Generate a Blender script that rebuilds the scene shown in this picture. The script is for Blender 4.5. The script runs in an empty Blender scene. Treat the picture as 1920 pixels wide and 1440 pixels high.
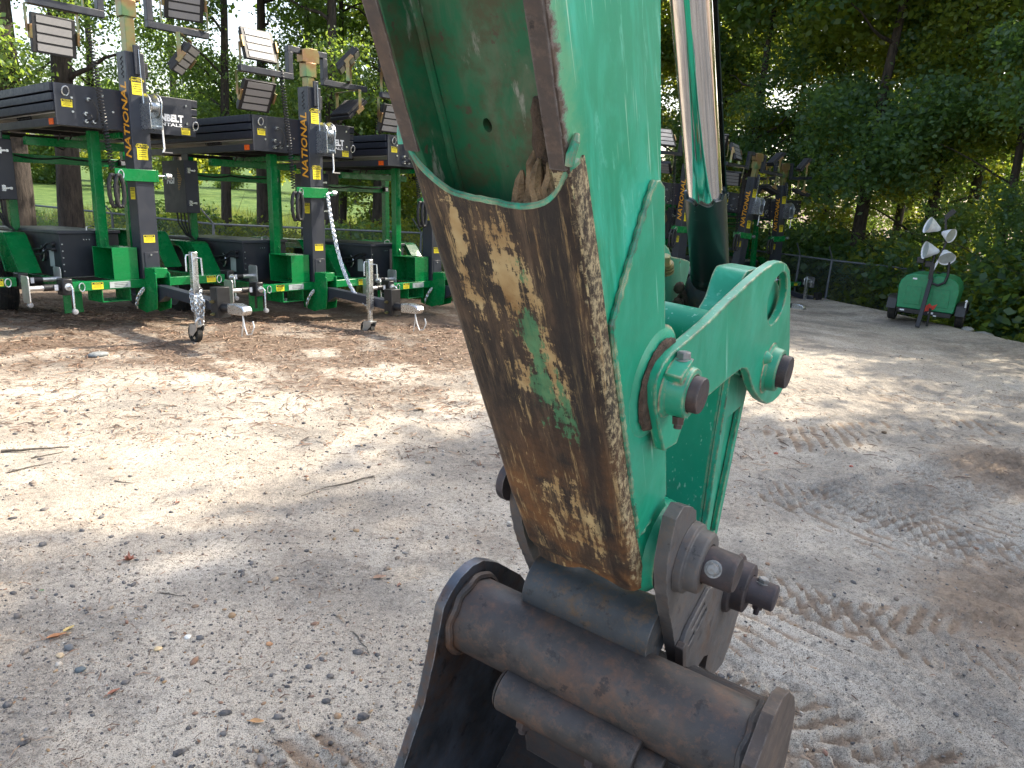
import bpy, bmesh, math, random
import numpy as np
from math import sin, cos, pi, radians
from mathutils import Matrix, Vector
from mathutils.geometry import delaunay_2d_cdt

random.seed(7)
RNG = np.random.default_rng(7)
SC = bpy.context.scene
COL = SC.collection

# ------------------------------------------------------------------ camera
FPX, CAM_H, PITCH, ROLL = 1443.0, 1.9, radians(14.75), radians(4.0)
FW = np.array([0, cos(PITCH), -sin(PITCH)])
_up = np.array([0, sin(PITCH), cos(PITCH)])
_rt = np.array([1.0, 0, 0])
RT = _rt * cos(ROLL) + _up * sin(ROLL)
UP = -_rt * sin(ROLL) + _up * cos(ROLL)
CO = np.array([0, 0, CAM_H])
cd = bpy.data.cameras.new('camera')
cam = bpy.data.objects.new('camera', cd)
COL.objects.link(cam)
cd.sensor_width = 36.0
cd.lens = FPX / 1920 * 36
cd.clip_start = 0.05
cd.clip_end = 1500
cam.matrix_world = Matrix(((RT[0], UP[0], -FW[0], CO[0]), (RT[1], UP[1], -FW[1], CO[1]),
                           (RT[2], UP[2], -FW[2], CO[2]), (0, 0, 0, 1)))
SC.camera = cam

# ------------------------------------------------------------------ light
SUN_AZ = math.atan2(0.82, 0.57)          # measured from +Y towards +X
SUN_EL = radians(40)
wd = bpy.data.worlds.new('World')
SC.world = wd
wd.use_nodes = True
nt = wd.node_tree
sky = nt.nodes.new('ShaderNodeTexSky')
sky.sky_type = 'NISHITA'
sky.sun_disc = False
sky.sun_elevation = SUN_EL
sky.sun_rotation = SUN_AZ
sky.air_density = 1.0
sky.dust_density = 3.0
sky.ozone_density = 0.6
hsv = nt.nodes.new('ShaderNodeHueSaturation')
hsv.inputs['Saturation'].default_value = 0.72
nt.links.new(sky.outputs[0], hsv.inputs['Color'])
nt.links.new(hsv.outputs[0], nt.nodes['Background'].inputs[0])
nt.nodes['Background'].inputs[1].default_value = 0.15
sl = bpy.data.lights.new('sun', 'SUN')
sl.energy = 3.2
sl.angle = radians(0.55)
sl.color = (1.0, 0.90, 0.74)
so = bpy.data.objects.new('sun', sl)
COL.objects.link(so)
SDIR = Vector((sin(SUN_AZ) * cos(SUN_EL), cos(SUN_AZ) * cos(SUN_EL), sin(SUN_EL)))
so.rotation_euler = SDIR.to_track_quat('Z', 'Y').to_euler()
so.location = SDIR * 60
vs = SC.view_settings
vs.view_transform = 'Standard'
vs.look = 'None'
vs.gamma = 1
vs.exposure = 1.8
vs.use_curve_mapping = False
SC.cycles.max_bounces = 8
SC.cycles.diffuse_bounces = 3
SC.cycles.transparent_max_bounces = 4
SC.cycles.sample_clamp_indirect = 6


# ------------------------------------------------------------------ helpers
def project_ground(px, py, z=0.0):
    d = FW + RT * ((px - 960) / FPX) + UP * ((720 - py) / FPX)
    return CO + d * ((z - CO[2]) / d[2])


def tag(o, label=None, cat=None, group=None, kind=None):
    for k, v in (('label', label), ('category', cat), ('group', group), ('kind', kind)):
        if v:
            o[k] = v
    return o


def empty(name, loc=(0, 0, 0), rz=0.0, **kw):
    o = bpy.data.objects.new(name, None)
    COL.objects.link(o)
    o.location = loc
    o.rotation_euler = (0, 0, rz)
    o.empty_display_size = 0.2
    return tag(o, **kw)


def copy_tree(o, parent=None):
    c = o.copy()
    COL.objects.link(c)
    if parent:
        c.parent = parent
    for ch in list(o.children):
        copy_tree(ch, c)
    return c


class MB:
    """collects vertices and faces, then links them as one mesh object"""
    def __init__(s):
        s.v = []
        s.f = []

    def add(s, vs_, fs_):
        b = len(s.v)
        s.v += [tuple(v) for v in vs_]
        s.f += [tuple(b + i for i in f) for f in fs_]
        return s

    def box(s, c, d, rot=None):
        x, y, z = (k / 2 for k in d)
        P = [Vector((i, j, k)) for k in (-z, z) for j in (-y, y) for i in (-x, x)]
        if rot is not None:
            P = [rot @ p for p in P]
        P = [p + Vector(c) for p in P]
        return s.add(P, [(0, 2, 3, 1), (4, 5, 7, 6), (0, 1, 5, 4), (2, 6, 7, 3), (0, 4, 6, 2), (1, 3, 7, 5)])

    def bb(s, x0, x1, y0, y1, z0, z1):
        return s.box(((x0 + x1) / 2, (y0 + y1) / 2, (z0 + z1) / 2), (abs(x1 - x0), abs(y1 - y0), abs(z1 - z0)))

    def beam(s, p, q, w, h, upv=(0, 0, 1)):
        p, q = Vector(p), Vector(q)
        d = (q - p)
        L = d.length
        d.normalize()
        u = Vector(upv)
        if abs(d.dot(u)) > 0.98:
            u = Vector((0, 1, 0))
        a = d.cross(u).normalized()
        b = a.cross(d)
        R = Matrix((a, d, b)).transposed()
        return s.box((p + q) / 2, (w, L, h), R)

    def cyl(s, p, q, r0, r1=None, n=16, cap=True):
        if r1 is None:
            r1 = r0
        p, q = Vector(p), Vector(q)
        d = (q - p).normalized()
        a = d.orthogonal().normalized()
        b = d.cross(a)
        P = []
        for c, r in ((p, r0), (q, r1)):
            for i in range(n):
                t = 2 * pi * i / n
                P.append(c + (a * cos(t) + b * sin(t)) * r)
        F = [(i, (i + 1) % n, n + (i + 1) % n, n + i) for i in range(n)]
        if cap:
            F += [tuple(range(n - 1, -1, -1)), tuple(range(n, 2 * n))]
        return s.add(P, F)

    def tube(s, pts, r, n=8, closed=False):
        pts = [Vector(p) for p in pts]
        m = len(pts)
        rr = r if isinstance(r, (list, tuple)) else [r] * m
        P = []
        a = None
        for i in range(m):
            if closed:
                d = (pts[(i + 1) % m] - pts[i - 1]).normalized()
            else:
                d = (pts[min(i + 1, m - 1)] - pts[max(i - 1, 0)]).normalized()
            if a is None:
                a = d.orthogonal().normalized()
            a = (a - d * a.dot(d)).normalized()
            b = d.cross(a)
            for k in range(n):
                t = 2 * pi * k / n
                P.append(pts[i] + (a * cos(t) + b * sin(t)) * rr[i])
        F = []
        for i in range(m if closed else m - 1):
            j = (i + 1) % m
            for k in range(n):
                F.append((i * n + k, i * n + (k + 1) % n, j * n + (k + 1) % n, j * n + k))
        if not closed:
            F += [tuple(range(n - 1, -1, -1)), tuple(range((m - 1) * n, m * n))]
        return s.add(P, F)

    def lathe(s, c, axis, prof, n=24):
        """prof: (radius, height) along axis, closed profile loop is not assumed"""
        c = Vector(c)
        d = Vector(axis).normalized()
        a = d.orthogonal().normalized()
        b = d.cross(a)
        P = []
        for r, h in prof:
            for k in range(n):
                t = 2 * pi * k / n
                P.append(c + d * h + (a * cos(t) + b * sin(t)) * max(r, 1e-4))
        F = []
        for i in range(len(prof) - 1):
            for k in range(n):
                F.append((i * n + k, i * n + (k + 1) % n, (i + 1) * n + (k + 1) % n, (i + 1) * n + k))
        return s.add(P, F)

    def prism(s, poly, holes, fn, h0, h1):
        """polygon (with holes) in 2-D, mapped by fn(u, v, h), closed solid from h0 to h1"""
        loops = [poly] + list(holes)
        pts = [Vector(p) for L in loops for p in L]
        faces = []
        k = 0
        for L in loops:
            faces.append(list(range(k, k + len(L))))
            k += len(L)
        edges = [(F[i], F[(i + 1) % len(F)]) for F in faces for i in range(len(F))]
        vo, eo, fo, *_ = delaunay_2d_cdt(pts, edges, [], 0, 1e-7)
        def inside(p, L):
            c = False
            for i in range(len(L)):
                x0, y0 = L[i][0], L[i][1]
                x1, y1 = L[i - 1][0], L[i - 1][1]
                if (y0 > p[1]) != (y1 > p[1]) and p[0] < (x1 - x0) * (p[1] - y0) / (y1 - y0) + x0:
                    c = not c
            return c
        tri = []
        for f in fo:
            cx = sum(vo[i][0] for i in f) / len(f)
            cy = sum(vo[i][1] for i in f) / len(f)
            if inside((cx, cy), poly) and not any(inside((cx, cy), H) for H in holes):
                tri.append(tuple(f))
        n = len(vo)
        P = [fn(p[0], p[1], h) for h in (h0, h1) for p in vo]
        F = [tuple(reversed(t)) for t in tri] + [tuple(n + i for i in t) for t in tri]
        cnt = {}
        for t in tri:
            for i in range(len(t)):
                e = (t[i], t[(i + 1) % len(t)])
                cnt[e] = 1
        for e in cnt:
            if (e[1], e[0]) not in cnt:
                F.append((e[0], e[1], n + e[1], n + e[0]))
        return s.add(P, F)

    def mesh(s, name, smooth=35):
        me = bpy.data.meshes.new(name)
        me.from_pydata(s.v, [], s.f)
        bm = bmesh.new()
        bm.from_mesh(me)
        bmesh.ops.recalc_face_normals(bm, faces=bm.faces)
        bm.to_mesh(me)
        bm.free()
        if smooth:
            me.polygons.foreach_set('use_smooth', [True] * len(me.polygons))
            me.set_sharp_from_angle(angle=radians(smooth))
        return me

    def build(s, name, mat, parent=None, smooth=35, bevel=0, loc=None, **kw):
        me = s.mesh(name, smooth)
        me.materials.append(mat)
        o = bpy.data.objects.new(name, me)
        COL.objects.link(o)
        if parent:
            o.parent = parent
        if loc is not None:
            o.location = loc
        if bevel:
            m = o.modifiers.new('bevel', 'BEVEL')
            m.width = bevel
            m.segments = 2
            m.limit_method = 'ANGLE'
            m.angle_limit = radians(40)
            m.harden_normals = False
        return tag(o, **kw)


def circ(cx, cy, r, n=28, a0=0, a1=2 * pi):
    full = abs(a1 - a0 - 2 * pi) < 1e-6
    return [(cx + r * cos(a0 + (a1 - a0) * i / (n if full else n - 1)),
             cy + r * sin(a0 + (a1 - a0) * i / (n if full else n - 1))) for i in range(n)]


def text_mesh(body, size, extrude=0.001, shear=0.0, bold=0.0, name='lettering', res=2, align='CENTER', squeeze=1.0):
    c = bpy.data.curves.new(name, 'FONT')
    c.body = body
    c.size = size
    c.extrude = extrude
    c.shear = shear
    c.offset = bold
    c.resolution_u = res
    c.align_x = align
    c.align_y = 'CENTER'
    o = bpy.data.objects.new('tmp', c)
    COL.objects.link(o)
    dg = bpy.context.evaluated_depsgraph_get()
    me = bpy.data.meshes.new_from_object(o.evaluated_get(dg))
    bpy.data.objects.remove(o)
    bpy.data.curves.remove(c)
    if squeeze != 1.0:
        for v in me.vertices:
            v.co.x *= squeeze
    me.name = name
    return me


def text_part(body, size, origin, xdir, ydir, mat, parent, **kw):
    """letters lying in the plane of xdir, ydir, standing 1 mm proud"""
    me = text_mesh(body, size, **kw)
    me.materials.clear()
    me.materials.append(mat)
    o = bpy.data.objects.new('lettering', me)
    COL.objects.link(o)
    x = Vector(xdir).normalized()
    y = Vector(ydir).normalized()
    z = x.cross(y)
    M = Matrix((x, y, z)).transposed().to_4x4()
    M.translation = Vector(origin)
    o.parent = parent
    o.matrix_local = M
    return o


def np_mesh(name, V, F, mat, attrs=None, smooth=False):
    """V (n,3), F (m,k) arrays -> linked object"""
    me = bpy.data.meshes.new(name)
    k = F.shape[1]
    me.vertices.add(len(V))
    me.vertices.foreach_set('co', V.astype(np.float32).ravel())
    me.loops.add(F.size)
    me.loops.foreach_set('vertex_index', F.astype(np.int32).ravel())
    me.polygons.add(len(F))
    me.polygons.foreach_set('loop_start', np.arange(0, F.size, k, dtype=np.int32))
    me.polygons.foreach_set('loop_total', np.full(len(F), k, dtype=np.int32))
    if smooth:
        me.polygons.foreach_set('use_smooth', np.ones(len(F), dtype=bool))
    me.update(calc_edges=True)
    for an, arr in (attrs or {}).items():
        a = me.attributes.new(an, 'FLOAT', 'POINT')
        a.data.foreach_set('value', arr.astype(np.float32).ravel())
    me.materials.append(mat)
    return me


def link_mesh(name, me, parent=None, loc=None, **kw):
    o = bpy.data.objects.new(name, me)
    COL.objects.link(o)
    if parent:
        o.parent = parent
    if loc is not None:
        o.location = loc
    return tag(o, **kw)


# ------------------------------------------------------------------ materials
class NT:
    def __init__(s, name):
        s.m = bpy.data.materials.new(name)
        s.m.use_nodes = True
        s.t = s.m.node_tree
        s.b = s.t.nodes['Principled BSDF']
        s.tc = s.t.nodes.new('ShaderNodeTexCoord')

    def n(s, typ, **kw):
        nd = s.t.nodes.new(typ)
        for k, v in kw.items():
            setattr(nd, k, v)
        return nd

    def put(s, sock, val):
        if isinstance(val, bpy.types.NodeSocket):
            s.t.links.new(val, sock)
        elif val is not None:
            if isinstance(val, (tuple, list)) and len(val) == 3 and sock.type == 'RGBA':
                val = (*val, 1)
            sock.default_value = val

    def coord(s, scale=(1, 1, 1), rot=(0, 0, 0), loc=(0, 0, 0), src='Object'):
        mp = s.n('ShaderNodeMapping')
        s.put(mp.inputs['Vector'], s.tc.outputs[src])
        mp.inputs['Scale'].default_value = scale
        mp.inputs['Rotation'].default_value = rot
        mp.inputs['Location'].default_value = loc
        return mp.outputs[0]

    def noise(s, scale, detail=4, rough=0.55, vec=None, dist=0.0):
        nd = s.n('ShaderNodeTexNoise')
        s.put(nd.inputs['Vector'], vec if vec is not None else s.tc.outputs['Object'])
        nd.inputs['Scale'].default_value = scale
        nd.inputs['Detail'].default_value = detail
        nd.inputs['Roughness'].default_value = rough
        nd.inputs['Distortion'].default_value = dist
        return nd.outputs['Fac']

    def vor(s, scale, vec=None, feature='F1', rand=1.0):
        nd = s.n('ShaderNodeTexVoronoi', feature=feature)
        s.put(nd.inputs['Vector'], vec if vec is not None else s.tc.outputs['Object'])
        nd.inputs['Scale'].default_value = scale
        nd.inputs['Randomness'].default_value = rand
        return nd

    def ramp(s, fac, stops, interp='LINEAR'):
        nd = s.n('ShaderNodeValToRGB')
        nd.color_ramp.interpolation = interp
        el = nd.color_ramp.elements
        while len(el) < len(stops):
            el.new(0.5)
        for e, (p, c) in zip(el, stops):
            e.position = p
            e.color = (c, c, c, 1) if isinstance(c, (int, float)) else (*c, 1)
        s.put(nd.inputs['Fac'], fac)
        return nd.outputs['Color']

    def math(s, op, a, b=0.0, clamp=False):
        nd = s.n('ShaderNodeMath', operation=op, use_clamp=clamp)
        s.put(nd.inputs[0], a)
        s.put(nd.inputs[1], b)
        return nd.outputs[0]

    def mix(s, fac, a, b, blend='MIX'):
        nd = s.n('ShaderNodeMix', data_type='RGBA', blend_type=blend)
        s.put(nd.inputs[0], fac)
        s.put(nd.inputs[6], a)
        s.put(nd.inputs[7], b)
        return nd.outputs[2]

    def attr(s, name):
        nd = s.n('ShaderNodeAttribute', attribute_name=name)
        return nd.outputs['Fac']

    def xyz(s, vec=None):
        nd = s.n('ShaderNodeSeparateXYZ')
        s.put(nd.inputs[0], vec if vec is not None else s.tc.outputs['Object'])
        return nd.outputs

    def bump(s, h, strength=0.3, dist=0.01):
        nd = s.n('ShaderNodeBump')
        nd.inputs['Strength'].default_value = strength
        nd.inputs['Distance'].default_value = dist
        s.put(nd.inputs['Height'], h)
        s.put(s.b.inputs['Normal'], nd.outputs[0])
        return nd

    def edge(s, radius=0.004, gain=6.0):
        """1 near convex or concave edges (bevel-shader difference)"""
        bv = s.n('ShaderNodeBevel', samples=4)
        bv.inputs['Radius'].default_value = radius
        ge = s.n('ShaderNodeNewGeometry')
        d = s.n('ShaderNodeVectorMath', operation='DOT_PRODUCT')
        s.put(d.inputs[0], bv.outputs[0])
        s.put(d.inputs[1], ge.outputs['Normal'])
        k = s.math('SUBTRACT', 1.0, d.outputs['Value'])
        return s.math('MULTIPLY', k, gain, True)

    def done(s, base=None, rough=0.5, metal=0.0, spec=None, coat=None):
        s.put(s.b.inputs['Base Color'], base)
        s.put(s.b.inputs['Roughness'], rough)
        s.put(s.b.inputs['Metallic'], metal)
        if spec is not None:
            s.b.inputs['Specular IOR Level'].default_value = spec
        if coat is not None:
            s.b.inputs['Coat Weight'].default_value = coat
        return s.m


def simple(name, col, rough=0.5, metal=0.0, var=0.15, scale=8.0, dirt=0.0, bump=0.0):
    s = NT(name)
    nz = s.noise(scale, 5)
    lo = tuple(c * (1 - var) for c in col)
    hi = tuple(min(1, c * (1 + var)) for c in col)
    base = s.ramp(nz, [(0.3, lo), (0.7, hi)])
    if dirt:
        d = s.ramp(s.noise(scale * 2.3, 6), [(0.5, 0.0), (0.75, dirt)])
        base = s.mix(d, base, (0.16, 0.12, 0.08))
    r = s.ramp(s.noise(scale * 3, 4), [(0.3, max(0, rough - 0.08)), (0.7, min(1, rough + 0.1))])
    if bump:
        s.bump(s.noise(scale * 6, 5), bump, 0.004)
    return s.done(base, r, metal)


M = {}
M['green'] = simple('green_trailer_paint', (0.0, 0.165, 0.04), 0.25, var=0.05, scale=3, dirt=0.05)
M['grey'] = simple('charcoal_powder_coat', (0.024, 0.028, 0.040), 0.38, var=0.06, scale=3, dirt=0.04)
M['greyb'] = simple('charcoal_box_paint', (0.013, 0.016, 0.023), 0.5, var=0.06, scale=3, dirt=0.05)
M['black'] = simple('black_plastic', (0.012, 0.012, 0.014), 0.45)
M['blacksteel'] = simple('black_steel', (0.018, 0.018, 0.02), 0.4, 0.2)
M['rubber'] = simple('tyre_rubber', (0.016, 0.016, 0.016), 0.8, dirt=0.3)
M['rim'] = simple('grey_wheel_rim', (0.35, 0.36, 0.38), 0.4, 0.4)
M['zinc'] = simple('galvanised_steel', (0.62, 0.65, 0.68), 0.28, 0.95, scale=20)
def zinc_gold():
    s = NT('yellow_zinc_steel')
    base = s.ramp(s.noise(5, 4), [(0.30, (0.13, 0.22, 0.11)), (0.45, (0.24, 0.21, 0.10)), (0.58, (0.24, 0.15, 0.07)), (0.72, (0.30, 0.18, 0.16))])
    return s.done(base, 0.36, 0.75)


M['gold'] = zinc_gold()
M['alu'] = simple('plain_aluminium', (0.62, 0.62, 0.62), 0.4, 0.85, scale=12)
M['yellow'] = simple('yellow_sticker', (0.75, 0.62, 0.02), 0.5)
M['stblack'] = simple('sticker_black', (0.01, 0.01, 0.01), 0.5)
M['white'] = simple('white_sticker', (0.75, 0.76, 0.78), 0.45)
M['silverst'] = simple('silver_sticker', (0.5, 0.55, 0.55), 0.35, 0.3)
M['amber'] = simple('amber_lettering', (0.78, 0.36, 0.03), 0.5)
M['amberdim'] = simple('amber_dots', (0.42, 0.24, 0.04), 0.5)
M['orange'] = simple('orange_reflector', (0.65, 0.10, 0.01), 0.3)
M['navy'] = simple('solar_panel_frame', (0.008, 0.011, 0.022), 0.45)
M['under'] = simple('solar_panel_backsheet', (0.35, 0.36, 0.36), 0.6)
M['trgreen'] = simple('faded_green_plastic', (0.010, 0.21, 0.085), 0.4, dirt=0.2)
M['wood'] = simple('rotten_wood', (0.17, 0.115, 0.065), 0.95, var=0.6, scale=45, bump=1.0)
M['dirt'] = simple('packed_dirt', (0.07, 0.045, 0.03), 0.95, var=0.5, scale=60, bump=1.0)
M['bolt'] = simple('bolt_steel', (0.22, 0.22, 0.22), 0.5, 0.6, scale=60, dirt=0.6)


def lens_mat():
    s = NT('led_lens_plate')
    v = s.vor(95, rand=0.0)
    base = s.ramp(v.outputs['Distance'], [(0.0, (0.58, 0.56, 0.52)), (0.5, (0.40, 0.39, 0.38)), (0.62, (0.16, 0.16, 0.17))])
    return s.done(base, 0.3, 0.15)


M['lens'] = lens_mat()

TEAL = (0.007, 0.27, 0.155)


def teal_paint(name, chips=0.5, fade=0.5, edge=True, rust=0.3):
    s = NT(name)
    big = s.noise(3.2, 5, 0.6)
    base = s.ramp(big, [(0.25, (0.005, 0.20, 0.11)), (0.5, TEAL), (0.78, (0.018, 0.34, 0.215))])
    # pale wiped smears and chalky fade
    sm = s.noise(1.0, 7, 0.62, s.coord((3, 7, 7), (0.3, 0.2, 0.6)), 1.2)
    base = s.mix(s.ramp(sm, [(0.48, 0.0), (0.72, fade)]), base, (0.07, 0.44, 0.32))
    # long thin scratches in three directions
    for i, (sc, rt) in enumerate((((2.0, 120, 120), (0.2, 0, 0.45)), ((1.5, 160, 160), (0.1, 0, -0.7)), ((1.2, 90, 90), (0, 0.2, 1.3)))):
        v = s.noise(1.0, 2, 0.5, s.coord(sc, rt), 0.15)
        k = s.ramp(v, [(0.67, 0.0), (0.71, 0.6)])
        k2 = s.ramp(s.noise(4.0 + i, 2), [(0.5, 0.0), (0.6, 1.0)])
        base = s.mix(s.math('MULTIPLY', k, k2), base, (0.36, 0.66, 0.52))
    # chips to primer and rust
    c1 = s.noise(26, 8, 0.7)
    c2 = s.noise(5, 3)
    cm = s.math('ADD', s.math('MULTIPLY', c1, 0.7), s.math('MULTIPLY', c2, 0.3))
    th = 0.66 - 0.05 * chips
    base = s.mix(s.ramp(cm, [(th, 0.0), (th + 0.015, 0.9)]), base, (0.10, 0.07, 0.045))
    # grime
    g = s.noise(7, 6, 0.65, s.coord((1, 1, 1), loc=(3, 1, 2)))
    base = s.mix(s.ramp(g, [(0.5, 0.0), (0.75, rust)]), base, (0.055, 0.11, 0.07))
    if edge:
        e = s.edge(0.006, 14.0)
        n2 = s.noise(45, 6, 0.75)
        ek = s.math('MULTIPLY', e, s.ramp(n2, [(0.40, 0.0), (0.50, 1.0)]))
        base = s.mix(ek, base, s.ramp(s.noise(30, 3), [(0.4, (0.09, 0.06, 0.045)), (0.6, (0.42, 0.36, 0.22))]))
    s.bump(s.math('ADD', s.math('MULTIPLY', s.noise(40, 4), 0.5), s.math('MULTIPLY', cm, -0.6)), 0.16, 0.004)
    return s.done(base, s.ramp(s.noise(12, 5), [(0.3, 0.30), (0.7, 0.5)]), 0.0)


M['teal'] = teal_paint('teal_machine_paint')
M['tealc'] = teal_paint('teal_cast_paint', chips=0.9, fade=0.7, rust=0.6)
M['tealdk'] = teal_paint('teal_paint_dull', chips=0.3, fade=0.15, rust=0.5)
M['tealbox'] = teal_paint('teal_box_paint', chips=0.7, fade=0.2, rust=0.35)


def side_mat():
    """side plate: teal paint, ground away in a ragged band next to the worn corner (x = along arm, y = depth, z = out)"""
    s = NT('teal_side_plate_worn_edge')
    X, Y, Z = s.xyz()
    big = s.noise(3.0, 5, 0.6)
    base = s.ramp(big, [(0.25, (0.003, 0.20, 0.105)), (0.5, (0.005, 0.27, 0.150)), (0.78, (0.014, 0.35, 0.215))])
    sm = s.noise(1.0, 7, 0.65, s.coord((2.2, 9, 9), (0.0, 0.0, 0.5)), 1.4)
    base = s.mix(s.ramp(sm, [(0.46, 0.0), (0.64, 0.8)]), base, (0.045, 0.45, 0.32))
    dk = s.noise(1.0, 6, 0.65, s.coord((4, 12, 12), (0.0, 0.0, 0.35), (9, 2, 3)), 0.8)
    base = s.mix(s.ramp(dk, [(0.52, 0.0), (0.70, 0.7)]), base, (0.008, 0.27, 0.165))
    wsh = s.noise(1.0, 8, 0.7, s.coord((5, 22, 22), (0.0, 0.0, -0.6), (2, 8, 1)), 2.2)
    base = s.mix(s.ramp(wsh, [(0.56, 0.0), (0.66, 0.6)]), base, (0.17, 0.54, 0.41))
    for i, (sc, rt) in enumerate((((1.6, 150, 3), (0, 0, 0.12)), ((1.6, 110, 3), (0, 0, -0.5)), ((2.5, 170, 3), (0, 0, 0.9)), ((2.0, 200, 3), (0, 0, 1.9)))):
        v = s.noise(1.0, 2, 0.5, s.coord(sc, rt, (i, i, i)), 0.2)
        k = s.ramp(v, [(0.665, 0.0), (0.70, 0.75)])
        k2 = s.ramp(s.noise(3.3 + i, 2), [(0.5, 0.0), (0.56, 1.0)])
        base = s.mix(s.math('MULTIPLY', k, k2), base, (0.42, 0.62, 0.46))
    # distance from the corner measured in metres, ragged
    rg = s.math('MULTIPLY', s.math('SUBTRACT', s.noise(1.0, 8, 0.75, s.coord((34, 22, 22))), 0.5), 0.065)
    low = s.ramp(X, [(0.0, 0.0), (0.04, 1.0)])
    crn = s.ramp(s.math('MULTIPLY', s.math('SUBTRACT', X, 0.03), 1.1), [(0.0, 0.0), (0.25, 0.008), (0.7, 0.022), (1.0, 0.05)])
    y = s.math('SUBTRACT', Y, crn)
    d = s.math('ADD', y, rg)
    tan = s.ramp(s.noise(40, 5), [(0.35, (0.20, 0.13, 0.06)), (0.6, (0.62, 0.50, 0.27))])
    brn = s.ramp(s.noise(25, 6, 0.7), [(0.3, (0.014, 0.011, 0.010)), (0.7, (0.09, 0.055, 0.035))])
    up = s.mix(low, (0.13, 0.10, 0.088), tan)
    w1 = s.ramp(d, [(0.009, 1.0), (0.014, 0.0)])
    w2 = s.ramp(s.math('ADD', d, s.math('MULTIPLY', s.math('SUBTRACT', s.noise(70, 4), 0.5), 0.02)), [(0.004, 1.0), (0.008, 0.0)])
    w3 = s.ramp(s.math('ADD', y, s.math('MULTIPLY', rg, 1.6)), [(0.02, 0.45), (0.045, 0.0)])
    base = s.mix(w3, base, (0.16, 0.33, 0.16))
    base = s.mix(w1, base, up)
    base = s.mix(w2, base, brn)
    c1 = s.noise(22, 8, 0.7)
    base = s.mix(s.ramp(c1, [(0.675, 0.0), (0.69, 0.8)]), base, (0.13, 0.09, 0.06))
    rough = s.mix(w1, (0.36, 0.36, 0.36), (0.8, 0.8, 0.8))
    h = s.math('ADD', s.math('MULTIPLY', w1, -1.0), s.math('MULTIPLY', s.noise(30, 4), 0.5))
    s.bump(h, 0.25, 0.003)
    return s.done(base, rough, 0.0)


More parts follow.
